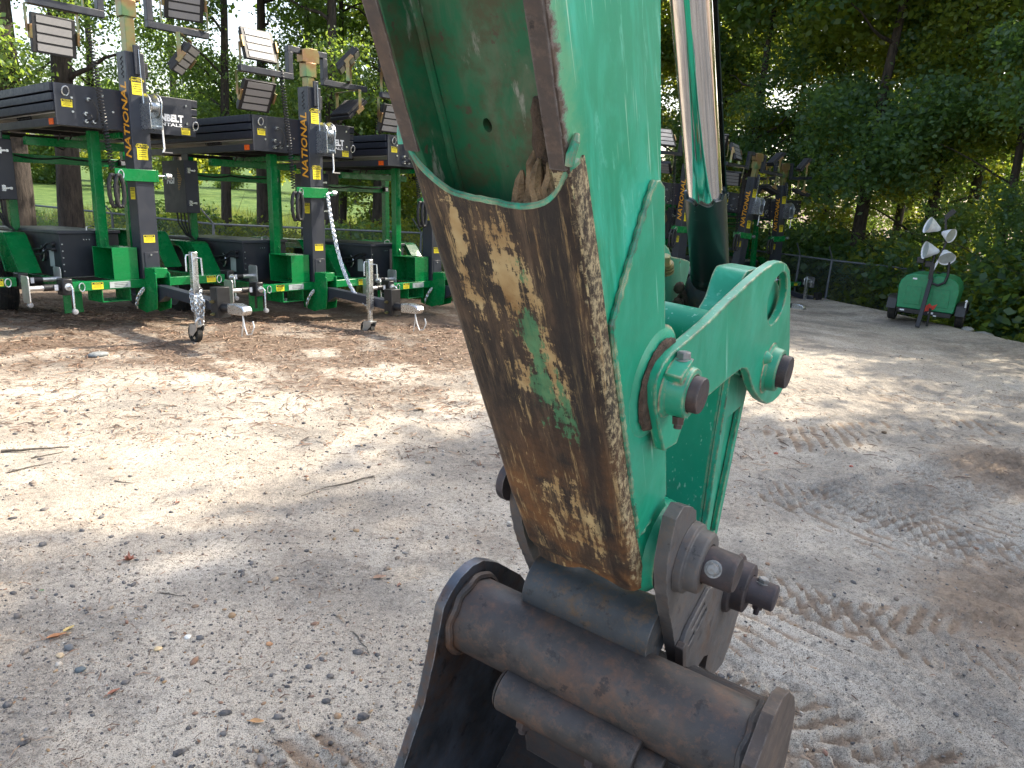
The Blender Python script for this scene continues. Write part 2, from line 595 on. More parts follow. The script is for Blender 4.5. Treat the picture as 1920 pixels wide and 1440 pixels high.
def wear_mat():
    """ground-down face of the arm: brown scuffed steel, tan primer and old green left in ragged patches"""
    s = NT('worn_rusty_arm_face')
    X, Y, Z = s.xyz()
    st = s.coord((5, 20, 26))
    fine = s.noise(1.0, 9, 0.75, st)
    fine2 = s.noise(1.0, 9, 0.72, s.coord((16, 50, 60), loc=(3, 2, 1)))
    brown = s.ramp(s.noise(7, 8, 0.7), [(0.30, (0.009, 0.007, 0.006)), (0.5, (0.024, 0.016, 0.012)), (0.64, (0.058, 0.033, 0.019)), (0.80, (0.14, 0.065, 0.028))])
    brown = s.mix(s.ramp(fine2, [(0.48, 0.0), (0.64, 0.5)]), brown, (0.12, 0.074, 0.042))
    stk = s.noise(1.0, 7, 0.75, s.coord((4, 60, 70), loc=(6, 6, 2)))
    brown = s.mix(s.ramp(stk, [(0.53, 0.0), (0.66, 0.55)]), brown, (0.17, 0.11, 0.066))
    brown = s.mix(s.ramp(stk, [(0.30, 0.7), (0.42, 0.0)]), brown, (0.010, 0.008, 0.007))
    # rusty orange lower half
    lo = s.ramp(X, [(0.40, 0.0), (0.62, 0.75)])
    lo = s.math('MULTIPLY', lo, s.ramp(s.noise(9, 7, 0.7, s.coord(loc=(1, 4, 2))), [(0.42, 0.0), (0.62, 1.0)]))
    brown = s.mix(lo, brown, (0.20, 0.085, 0.025))
    def window(cx, cz, rx, rz, amp):
        a = s.math('DIVIDE', s.math('SUBTRACT', X, cx), rx)
        b = s.math('DIVIDE', s.math('SUBTRACT', Z, cz), rz)
        r = s.math('ADD', s.math('MULTIPLY', a, a), s.math('MULTIPLY', b, b))
        return s.math('MULTIPLY', s.math('SUBTRACT', 1.0, r), amp)
    def over(*ws):
        m = ws[0]
        for w in ws[1:]:
            m = s.math('MAXIMUM', m, w)
        return m
    pw = over(window(0.17, -0.105, 0.12, 0.045, 0.15), window(0.31, -0.088, 0.16, 0.050, 0.115), window(0.05, -0.165, 0.05, 0.02, 0.12),
              window(0.12, -0.165, 0.06, 0.012, 0.15), window(0.60, -0.12, 0.16, 0.060, 0.055), window(0.75, -0.08, 0.12, 0.06, 0.03), window(0.22, -0.17, 0.10, 0.02, 0.10))
    pw = s.math('MAXIMUM', pw, -0.3)
    fine3 = s.noise(1.0, 8, 0.8, s.coord((70, 130, 150), loc=(1, 5, 9)))
    cross = s.noise(1.0, 5, 0.7, s.coord((60, 14, 14), (0, 0.5, 0), (4, 4, 1)))
    pm = s.math('ADD', pw, s.math('ADD', s.math('MULTIPLY', fine, 0.75), s.math('MULTIPLY', fine2, 0.45)))
    pm = s.math('ADD', pm, s.math('MULTIPLY', s.math('SUBTRACT', fine3, 0.5), 0.30))
    pm = s.math('ADD', pm, s.math('MULTIPLY', s.math('SUBTRACT', cross, 0.5), 0.28))
    tan = s.ramp(s.noise(22, 6), [(0.3, (0.25, 0.14, 0.05)), (0.5, (0.40, 0.27, 0.12)), (0.7, (0.50, 0.38, 0.19))])
    base = s.mix(s.ramp(pm, [(0.685, 0.0), (0.715, 0.95)]), brown, tan)
    tk = s.noise(1.0, 8, 0.8, s.coord((6, 90, 100), loc=(2, 9, 4)))
    tk = s.math('ADD', tk, s.math('MULTIPLY', s.math('SUBTRACT', fine, 0.5), 0.5))
    base = s.mix(s.ramp(tk, [(0.56, 0.0), (0.64, 0.75)]), base, tan)
    gw = over(window(0.17, -0.088, 0.035, 0.014, 0.16), window(0.25, -0.095, 0.06, 0.028, 0.18), window(0.36, -0.085, 0.09, 0.035, 0.18), window(0.44, -0.06, 0.05, 0.02, 0.1))
    gw = s.math('MAXIMUM', gw, -0.3)
    gm = s.math('ADD', gw, s.math('ADD', s.math('MULTIPLY', s.noise(1.0, 8, 0.7, s.coord((9, 30, 34), loc=(7, 7, 7))), 0.8), s.math('MULTIPLY', fine2, 0.3)))
    gm = s.math('ADD', gm, s.math('MULTIPLY', s.math('SUBTRACT', fine3, 0.5), 0.3))
    gm = s.math('ADD', gm, s.math('MULTIPLY', s.math('SUBTRACT', cross, 0.5), 0.3))
    grn = s.ramp(s.noise(35, 4), [(0.3, (0.05, 0.14, 0.06)), (0.7, (0.06, 0.24, 0.11))])
    base = s.mix(s.ramp(gm, [(0.66, 0.0), (0.71, 0.9)]), base, grn)
    # oily black streak near the right corner
    bz = s.math('DIVIDE', s.math('ADD', Z, 0.032), 0.022)
    bk = s.math('SUBTRACT', 1.0, s.math('MULTIPLY', bz, bz))
    bk = s.math('ADD', bk, s.math('MULTIPLY', s.math('SUBTRACT', s.noise(1, 6, 0.7, s.coord((6, 20, 20))), 0.5), 2.2))
    base = s.mix(s.ramp(bk, [(0.2, 0.0), (0.9, 0.75)]), base, (0.012, 0.010, 0.010))
    # ragged tan line right on the corner
    cz = s.math('ADD', Z, s.math('MULTIPLY', s.math('SUBTRACT', s.noise(1, 8, 0.75, s.coord((60, 25, 25))), 0.5), 0.03))
    ck = s.ramp(s.math('ADD', cz, 0.003), [(0.0, 0.0), (0.003, 0.9)])
    base = s.mix(s.math('MULTIPLY', ck, s.ramp(fine3, [(0.47, 0.0), (0.58, 0.8)])), base, (0.52, 0.42, 0.24))
    h = s.math('ADD', s.math('MULTIPLY', pm, 1.0), s.math('MULTIPLY', s.noise(60, 6, 0.7), 0.35))
    s.bump(h, 0.35, 0.004)
    return s.done(base, s.ramp(fine, [(0.35, 0.5), (0.65, 0.8)]), 0.0)


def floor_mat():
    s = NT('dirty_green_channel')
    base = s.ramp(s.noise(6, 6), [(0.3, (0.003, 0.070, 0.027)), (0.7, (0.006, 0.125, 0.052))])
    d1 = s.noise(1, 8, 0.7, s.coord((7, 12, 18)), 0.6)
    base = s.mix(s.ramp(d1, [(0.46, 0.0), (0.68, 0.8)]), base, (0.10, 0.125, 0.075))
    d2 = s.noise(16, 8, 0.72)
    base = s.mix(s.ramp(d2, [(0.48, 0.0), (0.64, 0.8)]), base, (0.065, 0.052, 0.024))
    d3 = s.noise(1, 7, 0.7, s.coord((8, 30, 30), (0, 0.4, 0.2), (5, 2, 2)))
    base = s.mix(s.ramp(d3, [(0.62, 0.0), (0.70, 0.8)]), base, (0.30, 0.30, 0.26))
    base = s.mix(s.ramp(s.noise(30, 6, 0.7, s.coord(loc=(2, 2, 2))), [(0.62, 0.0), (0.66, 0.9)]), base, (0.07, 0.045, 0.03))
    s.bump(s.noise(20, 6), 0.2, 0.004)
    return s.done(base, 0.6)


def rusty_steel(name, dark=(0.024, 0.020, 0.018), rust=(0.105, 0.056, 0.034), blue=(0.042, 0.040, 0.044), amt=0.5, metal=0.1, wear=(0.20, 0.18, 0.17), rough=0.58):
    s = NT(name)
    n1 = s.noise(7, 8, 0.68)
    base = s.ramp(n1, [(0.30, dark), (0.56 - 0.1 * amt, tuple(d * 1.7 + 0.01 for d in dark)), (0.62, rust), (0.80, tuple(r * 1.5 for r in rust))])
    base = s.mix(s.ramp(s.noise(4.5, 5, 0.6, s.coord(loc=(5, 1, 3))), [(0.46, 0.0), (0.66, 0.75)]), base, blue)
    base = s.mix(s.ramp(s.noise(38, 7, 0.8), [(0.50, 0.0), (0.66, 0.6)]), base, tuple(r * 1.4 for r in rust))
    base = s.mix(s.ramp(s.noise(24, 5, 0.7, s.coord(loc=(9, 9, 1))), [(0.60, 0.0), (0.66, 0.7)]), base, (0.012, 0.012, 0.013))
    e = s.edge(0.0035, 8.0)
    base = s.mix(s.math('MULTIPLY', e, s.ramp(s.noise(45, 5, 0.7), [(0.4, 0.0), (0.6, 0.8)])), base, wear)
    h = s.math('ADD', s.math('MULTIPLY', s.noise(26, 7, 0.7), 0.6), s.math('MULTIPLY', s.noise(120, 4), 0.3))
    s.bump(h, 0.30, 0.004)
    return s.done(base, s.ramp(s.noise(15, 6), [(0.3, rough - 0.12), (0.7, rough + 0.2)]), metal)


M['side'] = side_mat()
M['wear'] = wear_mat()
M['floor'] = floor_mat()
M['bucket'] = rusty_steel('rusty_bucket_steel')
M['bucketin'] = rusty_steel('shaded_bucket_inside', dark=(0.012, 0.011, 0.012), rust=(0.05, 0.025, 0.015), blue=(0.018, 0.02, 0.028), metal=0.0, rough=0.75)  # darker copy of the bucket steel, interior shade put into its colour
M['coupler'] = rusty_steel('grey_coupler_steel', dark=(0.055, 0.05, 0.048), rust=(0.10, 0.065, 0.045), blue=(0.075, 0.075, 0.08), wear=(0.26, 0.24, 0.22), rough=0.55)
M['couplerdk'] = rusty_steel('dark_coupler_steel', dark=(0.02, 0.022, 0.024), rust=(0.09, 0.05, 0.02), blue=(0.035, 0.045, 0.055), amt=0.2)
M['pin'] = rusty_steel('dark_pin_steel', dark=(0.03, 0.025, 0.026), rust=(0.075, 0.045, 0.038), blue=(0.06, 0.05, 0.065), metal=0.4)
M['edge'] = rusty_steel('ground_plate_edge', dark=(0.035, 0.026, 0.022), rust=(0.11, 0.075, 0.055), blue=(0.07, 0.055, 0.05), metal=0.1, rough=0.65)
M['beltst'] = rusty_steel('scuffed_blue_black_edge', dark=(0.03, 0.034, 0.04), rust=(0.09, 0.055, 0.04), blue=(0.14, 0.16, 0.20), metal=0.5, wear=(0.4, 0.42, 0.45), rough=0.4)


def chrome_mat():
    s = NT('chromed_rod')
    v = s.noise(1.0, 3, 0.5, s.coord((0.4, 60, 60)))
    s.bump(v, 0.05, 0.002)
    base = s.ramp(s.noise(50, 4), [(0.3, (0.80, 0.77, 0.74)), (0.7, (0.86, 0.84, 0.82))])
    return s.done(base, 0.07, 1.0)


def sleeve_mat():
    s = NT('blackened_sleeve')
    base = s.ramp(s.noise(9, 6), [(0.3, (0.004, 0.012, 0.011)), (0.7, (0.012, 0.026, 0.023))])
    c = s.noise(60, 7, 0.75)
    base = s.mix(s.ramp(c, [(0.66, 0.0), (0.70, 0.7)]), base, (0.24, 0.26, 0.22))
    a = s.noise(12, 5, 0.6, s.coord(loc=(4, 4, 4)))
    base = s.mix(s.ramp(a, [(0.68, 0.0), (0.71, 0.8)]), base, (0.10, 0.27, 0.18))
    v = s.noise(1, 2, 0.5, s.coord((70, 4, 4), (0, 0.2, 0.3)))
    base = s.mix(s.ramp(v, [(0.72, 0.0), (0.74, 0.5)]), base, (0.4, 0.42, 0.4))
    s.bump(s.noise(40, 5), 0.2, 0.002)
    return s.done(base, 0.32, 0.0)


M['chrome'] = chrome_mat()
M['sleeve'] = sleeve_mat()


def bark_mat(name, a, b):
    s = NT(name)
    v = s.noise(1, 6, 0.7, s.coord((9, 9, 2.0)))
    w = s.noise(1, 6, 0.7, s.coord((30, 30, 5)))
    base = s.ramp(s.math('ADD', s.math('MULTIPLY', v, 0.6), s.math('MULTIPLY', w, 0.4)), [(0.38, a), (0.6, b)])
    s.bump(s.math('ADD', v, w), 0.9, 0.04)
    return s.done(base, 0.9)


M['bark'] = bark_mat('brown_bark', (0.014, 0.011, 0.009), (0.075, 0.058, 0.046))
M['barkg'] = bark_mat('grey_bark', (0.05, 0.043, 0.034), (0.20, 0.17, 0.14))


def leaf_mat(name, a, b, tr):
    m = bpy.data.materials.new(name)
    m.use_nodes = True
    t = m.node_tree
    t.nodes.clear()
    out = t.nodes.new('ShaderNodeOutputMaterial')
    at = t.nodes.new('ShaderNodeAttribute')
    at.attribute_name = 'tint'
    oi = t.nodes.new('ShaderNodeObjectInfo')
    ad = t.nodes.new('ShaderNodeMath')
    ad.operation = 'MULTIPLY_ADD'
    t.links.new(oi.outputs['Random'], ad.inputs[0])
    ad.inputs[1].default_value = 0.3
    t.links.new(at.outputs['Fac'], ad.inputs[2])
    r1 = t.nodes.new('ShaderNodeValToRGB')
    r1.color_ramp.elements[0].color = (*a, 1)
    r1.color_ramp.elements[1].color = (*b, 1)
    r1.color_ramp.elements[0].position = 0.1
    t.links.new(ad.outputs[0], r1.inputs[0])
    r2 = t.nodes.new('ShaderNodeValToRGB')
    r2.color_ramp.elements[0].color = (tr[0] * 0.5, tr[1] * 0.6, tr[2] * 0.7, 1)
    r2.color_ramp.elements[1].color = (*tr, 1)
    t.links.new(ad.outputs[0], r2.inputs[0])
    d = t.nodes.new('ShaderNodeBsdfPrincipled')
    d.inputs['Roughness'].default_value = 0.42
    t.links.new(r1.outputs[0], d.inputs['Base Color'])
    l = t.nodes.new('ShaderNodeBsdfTranslucent')
    t.links.new(r2.outputs[0], l.inputs[0])
    mx = t.nodes.new('ShaderNodeMixShader')
    mx.inputs[0].default_value = 0.58
    t.links.new(d.outputs[0], mx.inputs[1])
    t.links.new(l.outputs[0], mx.inputs[2])
    t.links.new(mx.outputs[0], out.inputs[0])
    return m


M['leafA'] = leaf_mat('broad_leaves', (0.024, 0.068, 0.034), (0.10, 0.18, 0.07), (0.36, 0.48, 0.06))
M['leafB'] = leaf_mat('light_leaves', (0.034, 0.075, 0.022), (0.125, 0.185, 0.045), (0.58, 0.60, 0.06))
M['leafC'] = leaf_mat('vine_leaves', (0.026, 0.078, 0.048), (0.095, 0.175, 0.09), (0.34, 0.48, 0.07))
M['grass'] = leaf_mat('meadow_grass', (0.025, 0.05, 0.012), (0.12, 0.15, 0.04), (0.22, 0.26, 0.05))


# ------------------------------------------------------------------ ground
def _hash(ix, iy, seed):
    h = (ix * 374761393 + iy * 668265263 + seed * 1442695041) & 0xFFFFFFFF
    h = ((h ^ (h >> 13)) * 1274126177) & 0xFFFFFFFF
    return ((h ^ (h >> 16)) & 0xFFFF) / 65535.0


def vnoise(x, y, seed=0):
    ix = np.floor(x).astype(np.int64)
    iy = np.floor(y).astype(np.int64)
    fx = x - ix
    fy = y - iy
    fx = fx * fx * (3 - 2 * fx)
    fy = fy * fy * (3 - 2 * fy)
    a = _hash(ix, iy, seed)
    b = _hash(ix + 1, iy, seed)
    c = _hash(ix, iy + 1, seed)
    d = _hash(ix + 1, iy + 1, seed)
    return (a * (1 - fx) + b * fx) * (1 - fy) + (c * (1 - fx) + d * fx) * fy


def fbm(x, y, seed=0, octv=4, gain=0.5):
    s, a, t = 0, 1.0, 0
    for i in range(octv):
        s = s + a * vnoise(x * 2 ** i + 17 * i, y * 2 ** i + 5 * i, seed + i)
        t += a
        a *= gain
    return s / t


def sstep(a, b, x):
    t = np.clip((x - a) / (b - a), 0, 1)
    return t * t * (3 - 2 * t)


# tyre tread bands: start px, end px, half width m, spacing m, slant, height m
BANDS = [((1270, 1030), (1990, 1290), 0.20, 0.105, 1.5, 0.020), ((1290, 1230), (1960, 1500), 0.17, 0.115, -1.2, 0.026),
         ((1400, 900), (2000, 1080), 0.26, 0.085, 1.2, 0.015), ((1560, 960), (2080, 850), 0.42, 0.085, 2.2, 0.026),
         ((1300, 1350), (1700, 1560), 0.16, 0.11, 1.3, 0.024), ((400, 1470), (760, 1385), 0.13, 0.13, 1.1, 0.022),
         ((1380, 720), (2000, 760), 0.35, 0.10, 1.0, 0.010), ((1340, 830), (1900, 800), 0.3, 0.12, -1.0, 0.009),
         ((1330, 1120), (1990, 1180), 0.15, 0.10, -1.4, 0.014)]
_bands = []
for p0, p1, hw, sp, sl_, hh in BANDS:
    A, B = project_ground(*p0)[:2], project_ground(*p1)[:2]
    _bands.append((A, B, hw, sp, sl_, hh))


def ground_fields(x, y):
    """height, clay (bare brown soil, doubling as groove shade), litter (pine straw and duff), meadow"""
    h = (fbm(x * 0.35, y * 0.35, 3, 3) - 0.5) * 0.10
    h = h + (fbm(x * 2.1, y * 2.1, 11, 4) - 0.5) * 0.035
    h = h + (fbm(x * 14, y * 14, 23, 4, 0.6) - 0.5) * (0.014 + 0.016 * sstep(0.5, 2.0, x))
    near = np.exp(-((x + 2) ** 2 + (y - 3) ** 2) / 30)
    h = h * (0.6 + 0.4 * (1 - near))
    clay = 0.35 * sstep(0.52, 0.75, fbm(x * 0.8, y * 0.8, 41, 4))
    for i, (A, B, hw, sp, sl_, hh) in enumerate(_bands):
        d = B - A
        L = np.hypot(*d)
        d = d / L
        nrm = np.array([-d[1], d[0]])
        u = (x - A[0]) * d[0] + (y - A[1]) * d[1]
        v = (x - A[0]) * nrm[0] + (y - A[1]) * nrm[1]
        v = v + 0.05 * np.sin(u * 1.7 + i) + 0.06 * (fbm(x * 2, y * 2, 60 + i, 2) - 0.5)
        win = sstep(0, 0.25, u) * sstep(0, 0.25, L - u) * (1 - sstep(0.75, 1.05, np.abs(v) / hw))
        ph = u / sp + v * sl_ / sp * 0.55 + 0.35 * (fbm(x * 5, y * 5, 70 + i, 3) - 0.5)
        fr = ph - np.floor(ph)
        rg = np.where(fr < 0.80, (fr / 0.80) ** 1.5, 1 - sstep(0.80, 0.93, fr))
        brk = sstep(0.26, 0.46, fbm(x * 7, y * 7, 80 + i, 3))
        hh = hh * 1.8
        h = h + win * (hh * rg * (0.35 + 0.65 * brk) - hh * 0.5)
        clay = np.maximum(clay, win * (1 - rg) ** 1.3 * 0.95 * (0.45 + 0.55 * sstep(0.45, 0.6, fbm(x * 3, y * 3, 90 + i, 3))))  # brown soil in the grooves, its dark tone also draws their shadow lines
    # irregular smeared lug ridges over the lower right
    q0, q1 = project_ground(1400, 1000)[:2], project_ground(1580, 1085)[:2]
    rdv = (q1 - q0) / np.hypot(*(q1 - q0))
    nv = np.array([-rdv[1], rdv[0]])
    wx = x + 0.28 * (fbm(x * 0.9, y * 0.9, 401, 3) - 0.5)
    wy = y + 0.28 * (fbm(x * 0.9, y * 0.9, 411, 3) - 0.5)
    ph = (wx * nv[0] + wy * nv[1]) / 0.10 + 0.7 * fbm(x * 2.4, y * 2.4, 421, 3)
    fr = ph - np.floor(ph)
    rg = np.where(fr < 0.78, (fr / 0.78) ** 1.4, 1 - sstep(0.78, 0.92, fr))
    reg = sstep(0.35, 0.8, x) * (1 - sstep(4.4, 5.6, y)) * sstep(0.32, 0.46, fbm(x * 1.3, y * 1.3, 431, 3))
    seg = sstep(0.28, 0.44, fbm(x * 4, y * 4, 441, 3))
    h = h + reg * (0.032 * rg * (0.25 + 0.75 * seg) - 0.012)
    clay = np.maximum(clay, reg * (1 - rg) ** 1.3 * 0.85 * sstep(0.34, 0.52, fbm(x * 2.2, y * 2.2, 451, 3)))  # groove soil again, its tone doubling as shade between the ridges
    # churned clods at the right-hand edge of the yard
    A = project_ground(1960, 1150)[:2]
    cl = np.exp(-((x - A[0]) ** 2 / 0.5 + (y - A[1]) ** 2 / 0.6))
    A2 = project_ground(1950, 905)[:2]
    cl2 = np.exp(-((x - A2[0]) ** 2 / 0.7 + (y - A2[1]) ** 2 / 0.9))
    cl = np.maximum(cl, cl2)
    h = h + cl * (fbm(x * 11, y * 11, 33, 4, 0.62) - 0.42) * 0.06 + cl2 * 0.02
    clay = np.maximum(clay, cl)
    # long shallow ruts
    for (q0, q1) in (((1500, 640), (1980, 640)), ((1400, 735), (1980, 735))):
        A, B = project_ground(*q0)[:2], project_ground(*q1)[:2]
        d = (B - A) / np.hypot(*(B - A))
        v = -(x - A[0]) * d[1] + (y - A[1]) * d[0] + 0.15 * (fbm(x * 0.7, y * 0.7, 7, 2) - 0.5)
        u = (x - A[0]) * d[0] + (y - A[1]) * d[1]
        h = h - 0.025 * np.exp(-(v / 0.12) ** 2) * sstep(-0.5, 0.5, u)
    # the yard falls away: gently under the left trailers, steadily towards the right-hand fence
    left = 1 - sstep(0.5, 3.5, x)
    e = y - (9.2 + 0.12 * (x + 3))
    hl = -0.16 * sstep(-0.4, 1.6, e) - 0.95 * sstep(3.2, 8.0, e)
    r = np.hypot(x, y)
    er = (x - 8.3) * 0.992 + (y - 12.7) * 0.122
    hr = -0.05 * np.clip(r - 11, 0, 14) + 0.10 * np.exp(-((er + 0.2) / 0.5) ** 2) * (y > 5) - 1.0 * sstep(0.2, 2.2, er) * sstep(3, 9, y) - 0.8 * sstep(24, 28, y)
    h = h + left * hl + (1 - left) * hr
    litter = left * sstep(-5.2, 0.5, e + 2.2 * (fbm(x * 0.9, y * 0.9, 51, 4) - 0.5)) * (0.55 + 0.45 * sstep(0.35, 0.6, fbm(x * 2.5, y * 2.5, 52, 4)))
    litter = np.maximum(litter, (1 - left) * sstep(-0.5, 0.6, er))
    litter = np.maximum(litter, 0.3 * sstep(0.5, 0.68, fbm(x * 1.1 + 5, y * 1.6, 55, 4)) * left)
    litter = np.maximum(litter, sstep(7, 15, r) * sstep(-1, 1, x) * (0.18 + 0.30 * fbm(x * 0.8, y * 1.2, 58, 4)))
    meadow = left * sstep(17.5, 19.5, y)
    return h, clay, litter, meadow


def axis_array(pts):
    out = [pts[0][0]]
    for (a, s0), (b, s1) in zip(pts[:-1], pts[1:]):
        x = a
        while x < b - 1e-6:
            f = (x - a) / (b - a)
            x = x + s0 * (1 - f) + s1 * f
            if x < b:
                out.append(x)
        out.append(b)
    a = np.array(out)
    return a[np.concatenate([[True], np.diff(a) > 1e-5])]


gx = axis_array([(-400, 60), (-60, 12), (-16, 0.6), (-7, 0.06), (-3.2, 0.02), (-1.3, 0.0125), (0.6, 0.0125), (3.4, 0.0125), (6, 0.03), (11, 0.08), (20, 0.7), (60, 12), (400, 60)])
gy = axis_array([(-300, 50), (-30, 6), (-3, 0.5), (1.3, 0.05), (1.7, 0.010), (3.6, 0.012), (6.5, 0.024), (12, 0.05), (20, 0.2), (40, 2.5), (100, 12), (600, 80)])
XX, YY = np.meshgrid(gx, gy)
GH, GC, GL, GM = ground_fields(XX, YY)
nx, ny = len(gx), len(gy)
idx = np.arange(nx * ny).reshape(ny, nx)
GF = np.stack([idx[:-1, :-1], idx[:-1, 1:], idx[1:, 1:], idx[1:, :-1]], -1).reshape(-1, 4)
GV = np.stack([XX, YY, GH], -1).reshape(-1, 3)


def ground_mat():
    s = NT('sandy_yard_ground')
    O = s.tc.outputs['Object']
    n1 = s.noise(1.1, 6, 0.6)
    sand = s.ramp(n1, [(0.3, (0.42, 0.355, 0.285)), (0.55, (0.58, 0.51, 0.42)), (0.75, (0.70, 0.635, 0.545))])
    # gravelly grey patches
    gp = s.ramp(s.noise(0.9, 6, 0.65, s.coord(loc=(4, 7, 0))), [(0.47, 0.0), (0.62, 0.8)])
    sand = s.mix(gp, sand, s.ramp(s.noise(40, 6, 0.8), [(0.35, (0.11, 0.10, 0.09)), (0.6, (0.36, 0.33, 0.29))]))
    # speckle of coarse grains
    v1 = s.vor(170)
    k1 = s.ramp(v1.outputs['Distance'], [(0.18, 1.0), (0.32, 0.0)])
    pick = s.ramp(s.math('FRACT', s.math('MULTIPLY', s.xyz(v1.outputs['Color'])[0], 7.3)), [(0.50, 0.0), (0.52, 1.0)])
    gcol = s.ramp(s.xyz(v1.outputs['Color'])[1], [(0.0, (0.07, 0.065, 0.065)), (0.4, (0.16, 0.12, 0.09)), (0.7, (0.34, 0.24, 0.14)), (1.0, (0.62, 0.58, 0.52))], 'CONSTANT')
    sand = s.mix(s.math('MULTIPLY', k1, s.math('MULTIPLY', pick, 0.8)), sand, gcol)
    v2 = s.vor(70, s.coord(loc=(3, 3, 3)))
    k2 = s.ramp(v2.outputs['Distance'], [(0.14, 1.0), (0.22, 0.0)])
    pick2 = s.ramp(s.xyz(v2.outputs['Color'])[0], [(0.80, 0.0), (0.82, 1.0)])
    sand = s.mix(s.math('MULTIPLY', k2, pick2), sand, (0.10, 0.09, 0.085))
    fs = s.noise(220, 3, 0.6)
    sand = s.mix(s.ramp(fs, [(0.35, 0.8), (0.49, 0.0)]), sand, (0.10, 0.09, 0.08))
    md = s.noise(30, 8, 0.8, s.coord(loc=(8, 1, 0)))
    sand = s.mix(s.ramp(md, [(0.50, 0.0), (0.62, 0.75)]), sand, (0.185, 0.165, 0.14))
    clay = s.ramp(s.noise(9, 7, 0.7), [(0.3, (0.14, 0.095, 0.062)), (0.55, (0.29, 0.205, 0.14)), (0.75, (0.46, 0.355, 0.26))])
    ck = s.math('ADD', s.attr('clay'), s.math('MULTIPLY', s.math('SUBTRACT', s.noise(18, 6, 0.7), 0.5), 0.7))
    base = s.mix(s.ramp(ck, [(0.42, 0.0), (0.72, 0.72)]), sand, clay)
    duff = s.ramp(s.noise(1, 7, 0.75, s.coord((26, 60, 60))), [(0.32, (0.045, 0.03, 0.022)), (0.52, (0.15, 0.10, 0.07)), (0.7, (0.34, 0.27, 0.20))])
    lk = s.math('ADD', s.attr('litter'), s.math('MULTIPLY', s.math('SUBTRACT', s.noise(12, 7, 0.75), 0.5), 0.9))
    base = s.mix(s.ramp(lk, [(0.28, 0.0), (0.62, 0.9)]), base, duff)
    gr = s.ramp(s.noise(1.4, 9, 0.78, s.coord((1, 0.35, 1))), [(0.32, (0.03, 0.055, 0.012)), (0.48, (0.055, 0.10, 0.022)), (0.6, (0.11, 0.16, 0.04)), (0.78, (0.22, 0.22, 0.11))])
    base = s.mix(s.attr('meadow'), base, gr)
    h = s.math('ADD', s.math('MULTIPLY', s.noise(60, 6, 0.75), 1.0), s.math('MULTIPLY', k1, 0.35))
    s.bump(h, 0.9, 0.014)
    return s.done(base, 0.95, 0.0, spec=0.15)


gme = np_mesh('ground', GV, GF, ground_mat(), {'clay': GC, 'litter': GL, 'meadow': GM}, smooth=True)
link_mesh('ground', gme, kind='structure', label='pale sandy gravel yard with pine litter and tyre tread marks')


def gz(x, y):
    return float(ground_fields(np.array([float(x)]), np.array([float(y)]))[0][0])


# ------------------------------------------------------------------ excavator arm
# arm frame: x = down along the arm, y = through the arm towards the cylinder, z = along the pins towards the viewer
A_c = np.array([0.171, -0.732, 0.659])
N_c = np.array([0.833, -0.25, -0.493]); N_c /= np.linalg.norm(N_c)
KARM = 0.39


def _ray(x, y):
    return np.array([(x - 960) / FPX, (720 - y) / FPX, 1.0])


def _pp(x, y, k):
    r = _ray(x, y)
    return r * (-k / (N_c @ r))


_O = _pp(1060, 290, KARM)
A_c = _O - _pp(1021, 0, KARM); A_c /= np.linalg.norm(A_c)
T_c = np.cross(A_c, N_c)
if T_c[2] < 0:
    T_c = -T_c


def L(x, y, w=0.0):
    P = _pp(x, y, KARM - w) - _O
    return (float(P @ A_c), float(P @ T_c))


def full(x, y, Z):
    P = _ray(x, y) * Z - _O
    return Vector((float(P @ A_c), float(P @ T_c), float(P @ N_c)))


def c2w(v):
    return RT * v[0] + UP * v[1] + FW * v[2]


_a, _t, _n = c2w(A_c), c2w(T_c), c2w(N_c)
_o = CO + c2w(_O)
ARM = Matrix(((_a[0], _t[0], _n[0], _o[0]), (_a[1], _t[1], _n[1], _o[1]), (_a[2], _t[2], _n[2], _o[2]), (0, 0, 0, 1)))
exc = empty('excavator', (float(_o[0]) + 0.1, float(_o[1]) + 0.5, 0.0),
            label='teal excavator arm with worn brown face, chrome cylinder and rusty bucket in the foreground', cat='excavator')
EINV = Matrix.Translation(exc.location).inverted()


def arm_part(mb, name, mat, bevel=0.0015, parent=None, smooth=35, **kw):
    o = mb.build(name, mat, None, smooth, bevel, **kw)
    if parent is None:
        o.parent = exc
        o.matrix_local = EINV @ ARM
    else:
        o.parent = parent
        o.matrix_local = Matrix.Identity(4)
    return o


def fz(u, v, h):
    return (u, v, h)


def catmull(P, k=4, closed=True):
    out = []
    n = len(P)
    for i in range(n if closed else n - 1):
        p0, p1, p2, p3 = (Vector(P[(i + j) % n]) if closed else Vector(P[max(0, min(n - 1, i + j))]) for j in (-1, 0, 1, 2))
        for s_ in range(k):
            t = s_ / k
            out.append(tuple(0.5 * ((2 * p1) + (-p0 + p2) * t + (2 * p0 - 5 * p1 + 4 * p2 - p3) * t * t + (-p0 + 3 * p1 - 3 * p2 + p3) * t ** 3)))
    if not closed:
        out.append(tuple(P[-1]))
    return out


def jag(P, amp, seg=0.012, closed=True):
    """subdivide an outline and make it slightly uneven, as flame-cut plate is"""
    out = []
    n = len(P)
    for i in range(n if closed else n - 1):
        a, b = Vector(P[i]), Vector(P[(i + 1) % n])
        m = max(1, int((b - a).length / seg))
        d = (b - a)
        nr = Vector((-d.y, d.x)).normalized() if d.length > 1e-9 else Vector((0, 0))
        for j in range(m):
            p = a + d * (j / m) + nr * random.uniform(-amp, amp) * (0 if j == 0 else 1)
            out.append((p.x, p.y))
    return out


WID = 0.215
TH = 0.022          # side plate thickness
UPEND = -1.15       # arm continues past the top of the frame

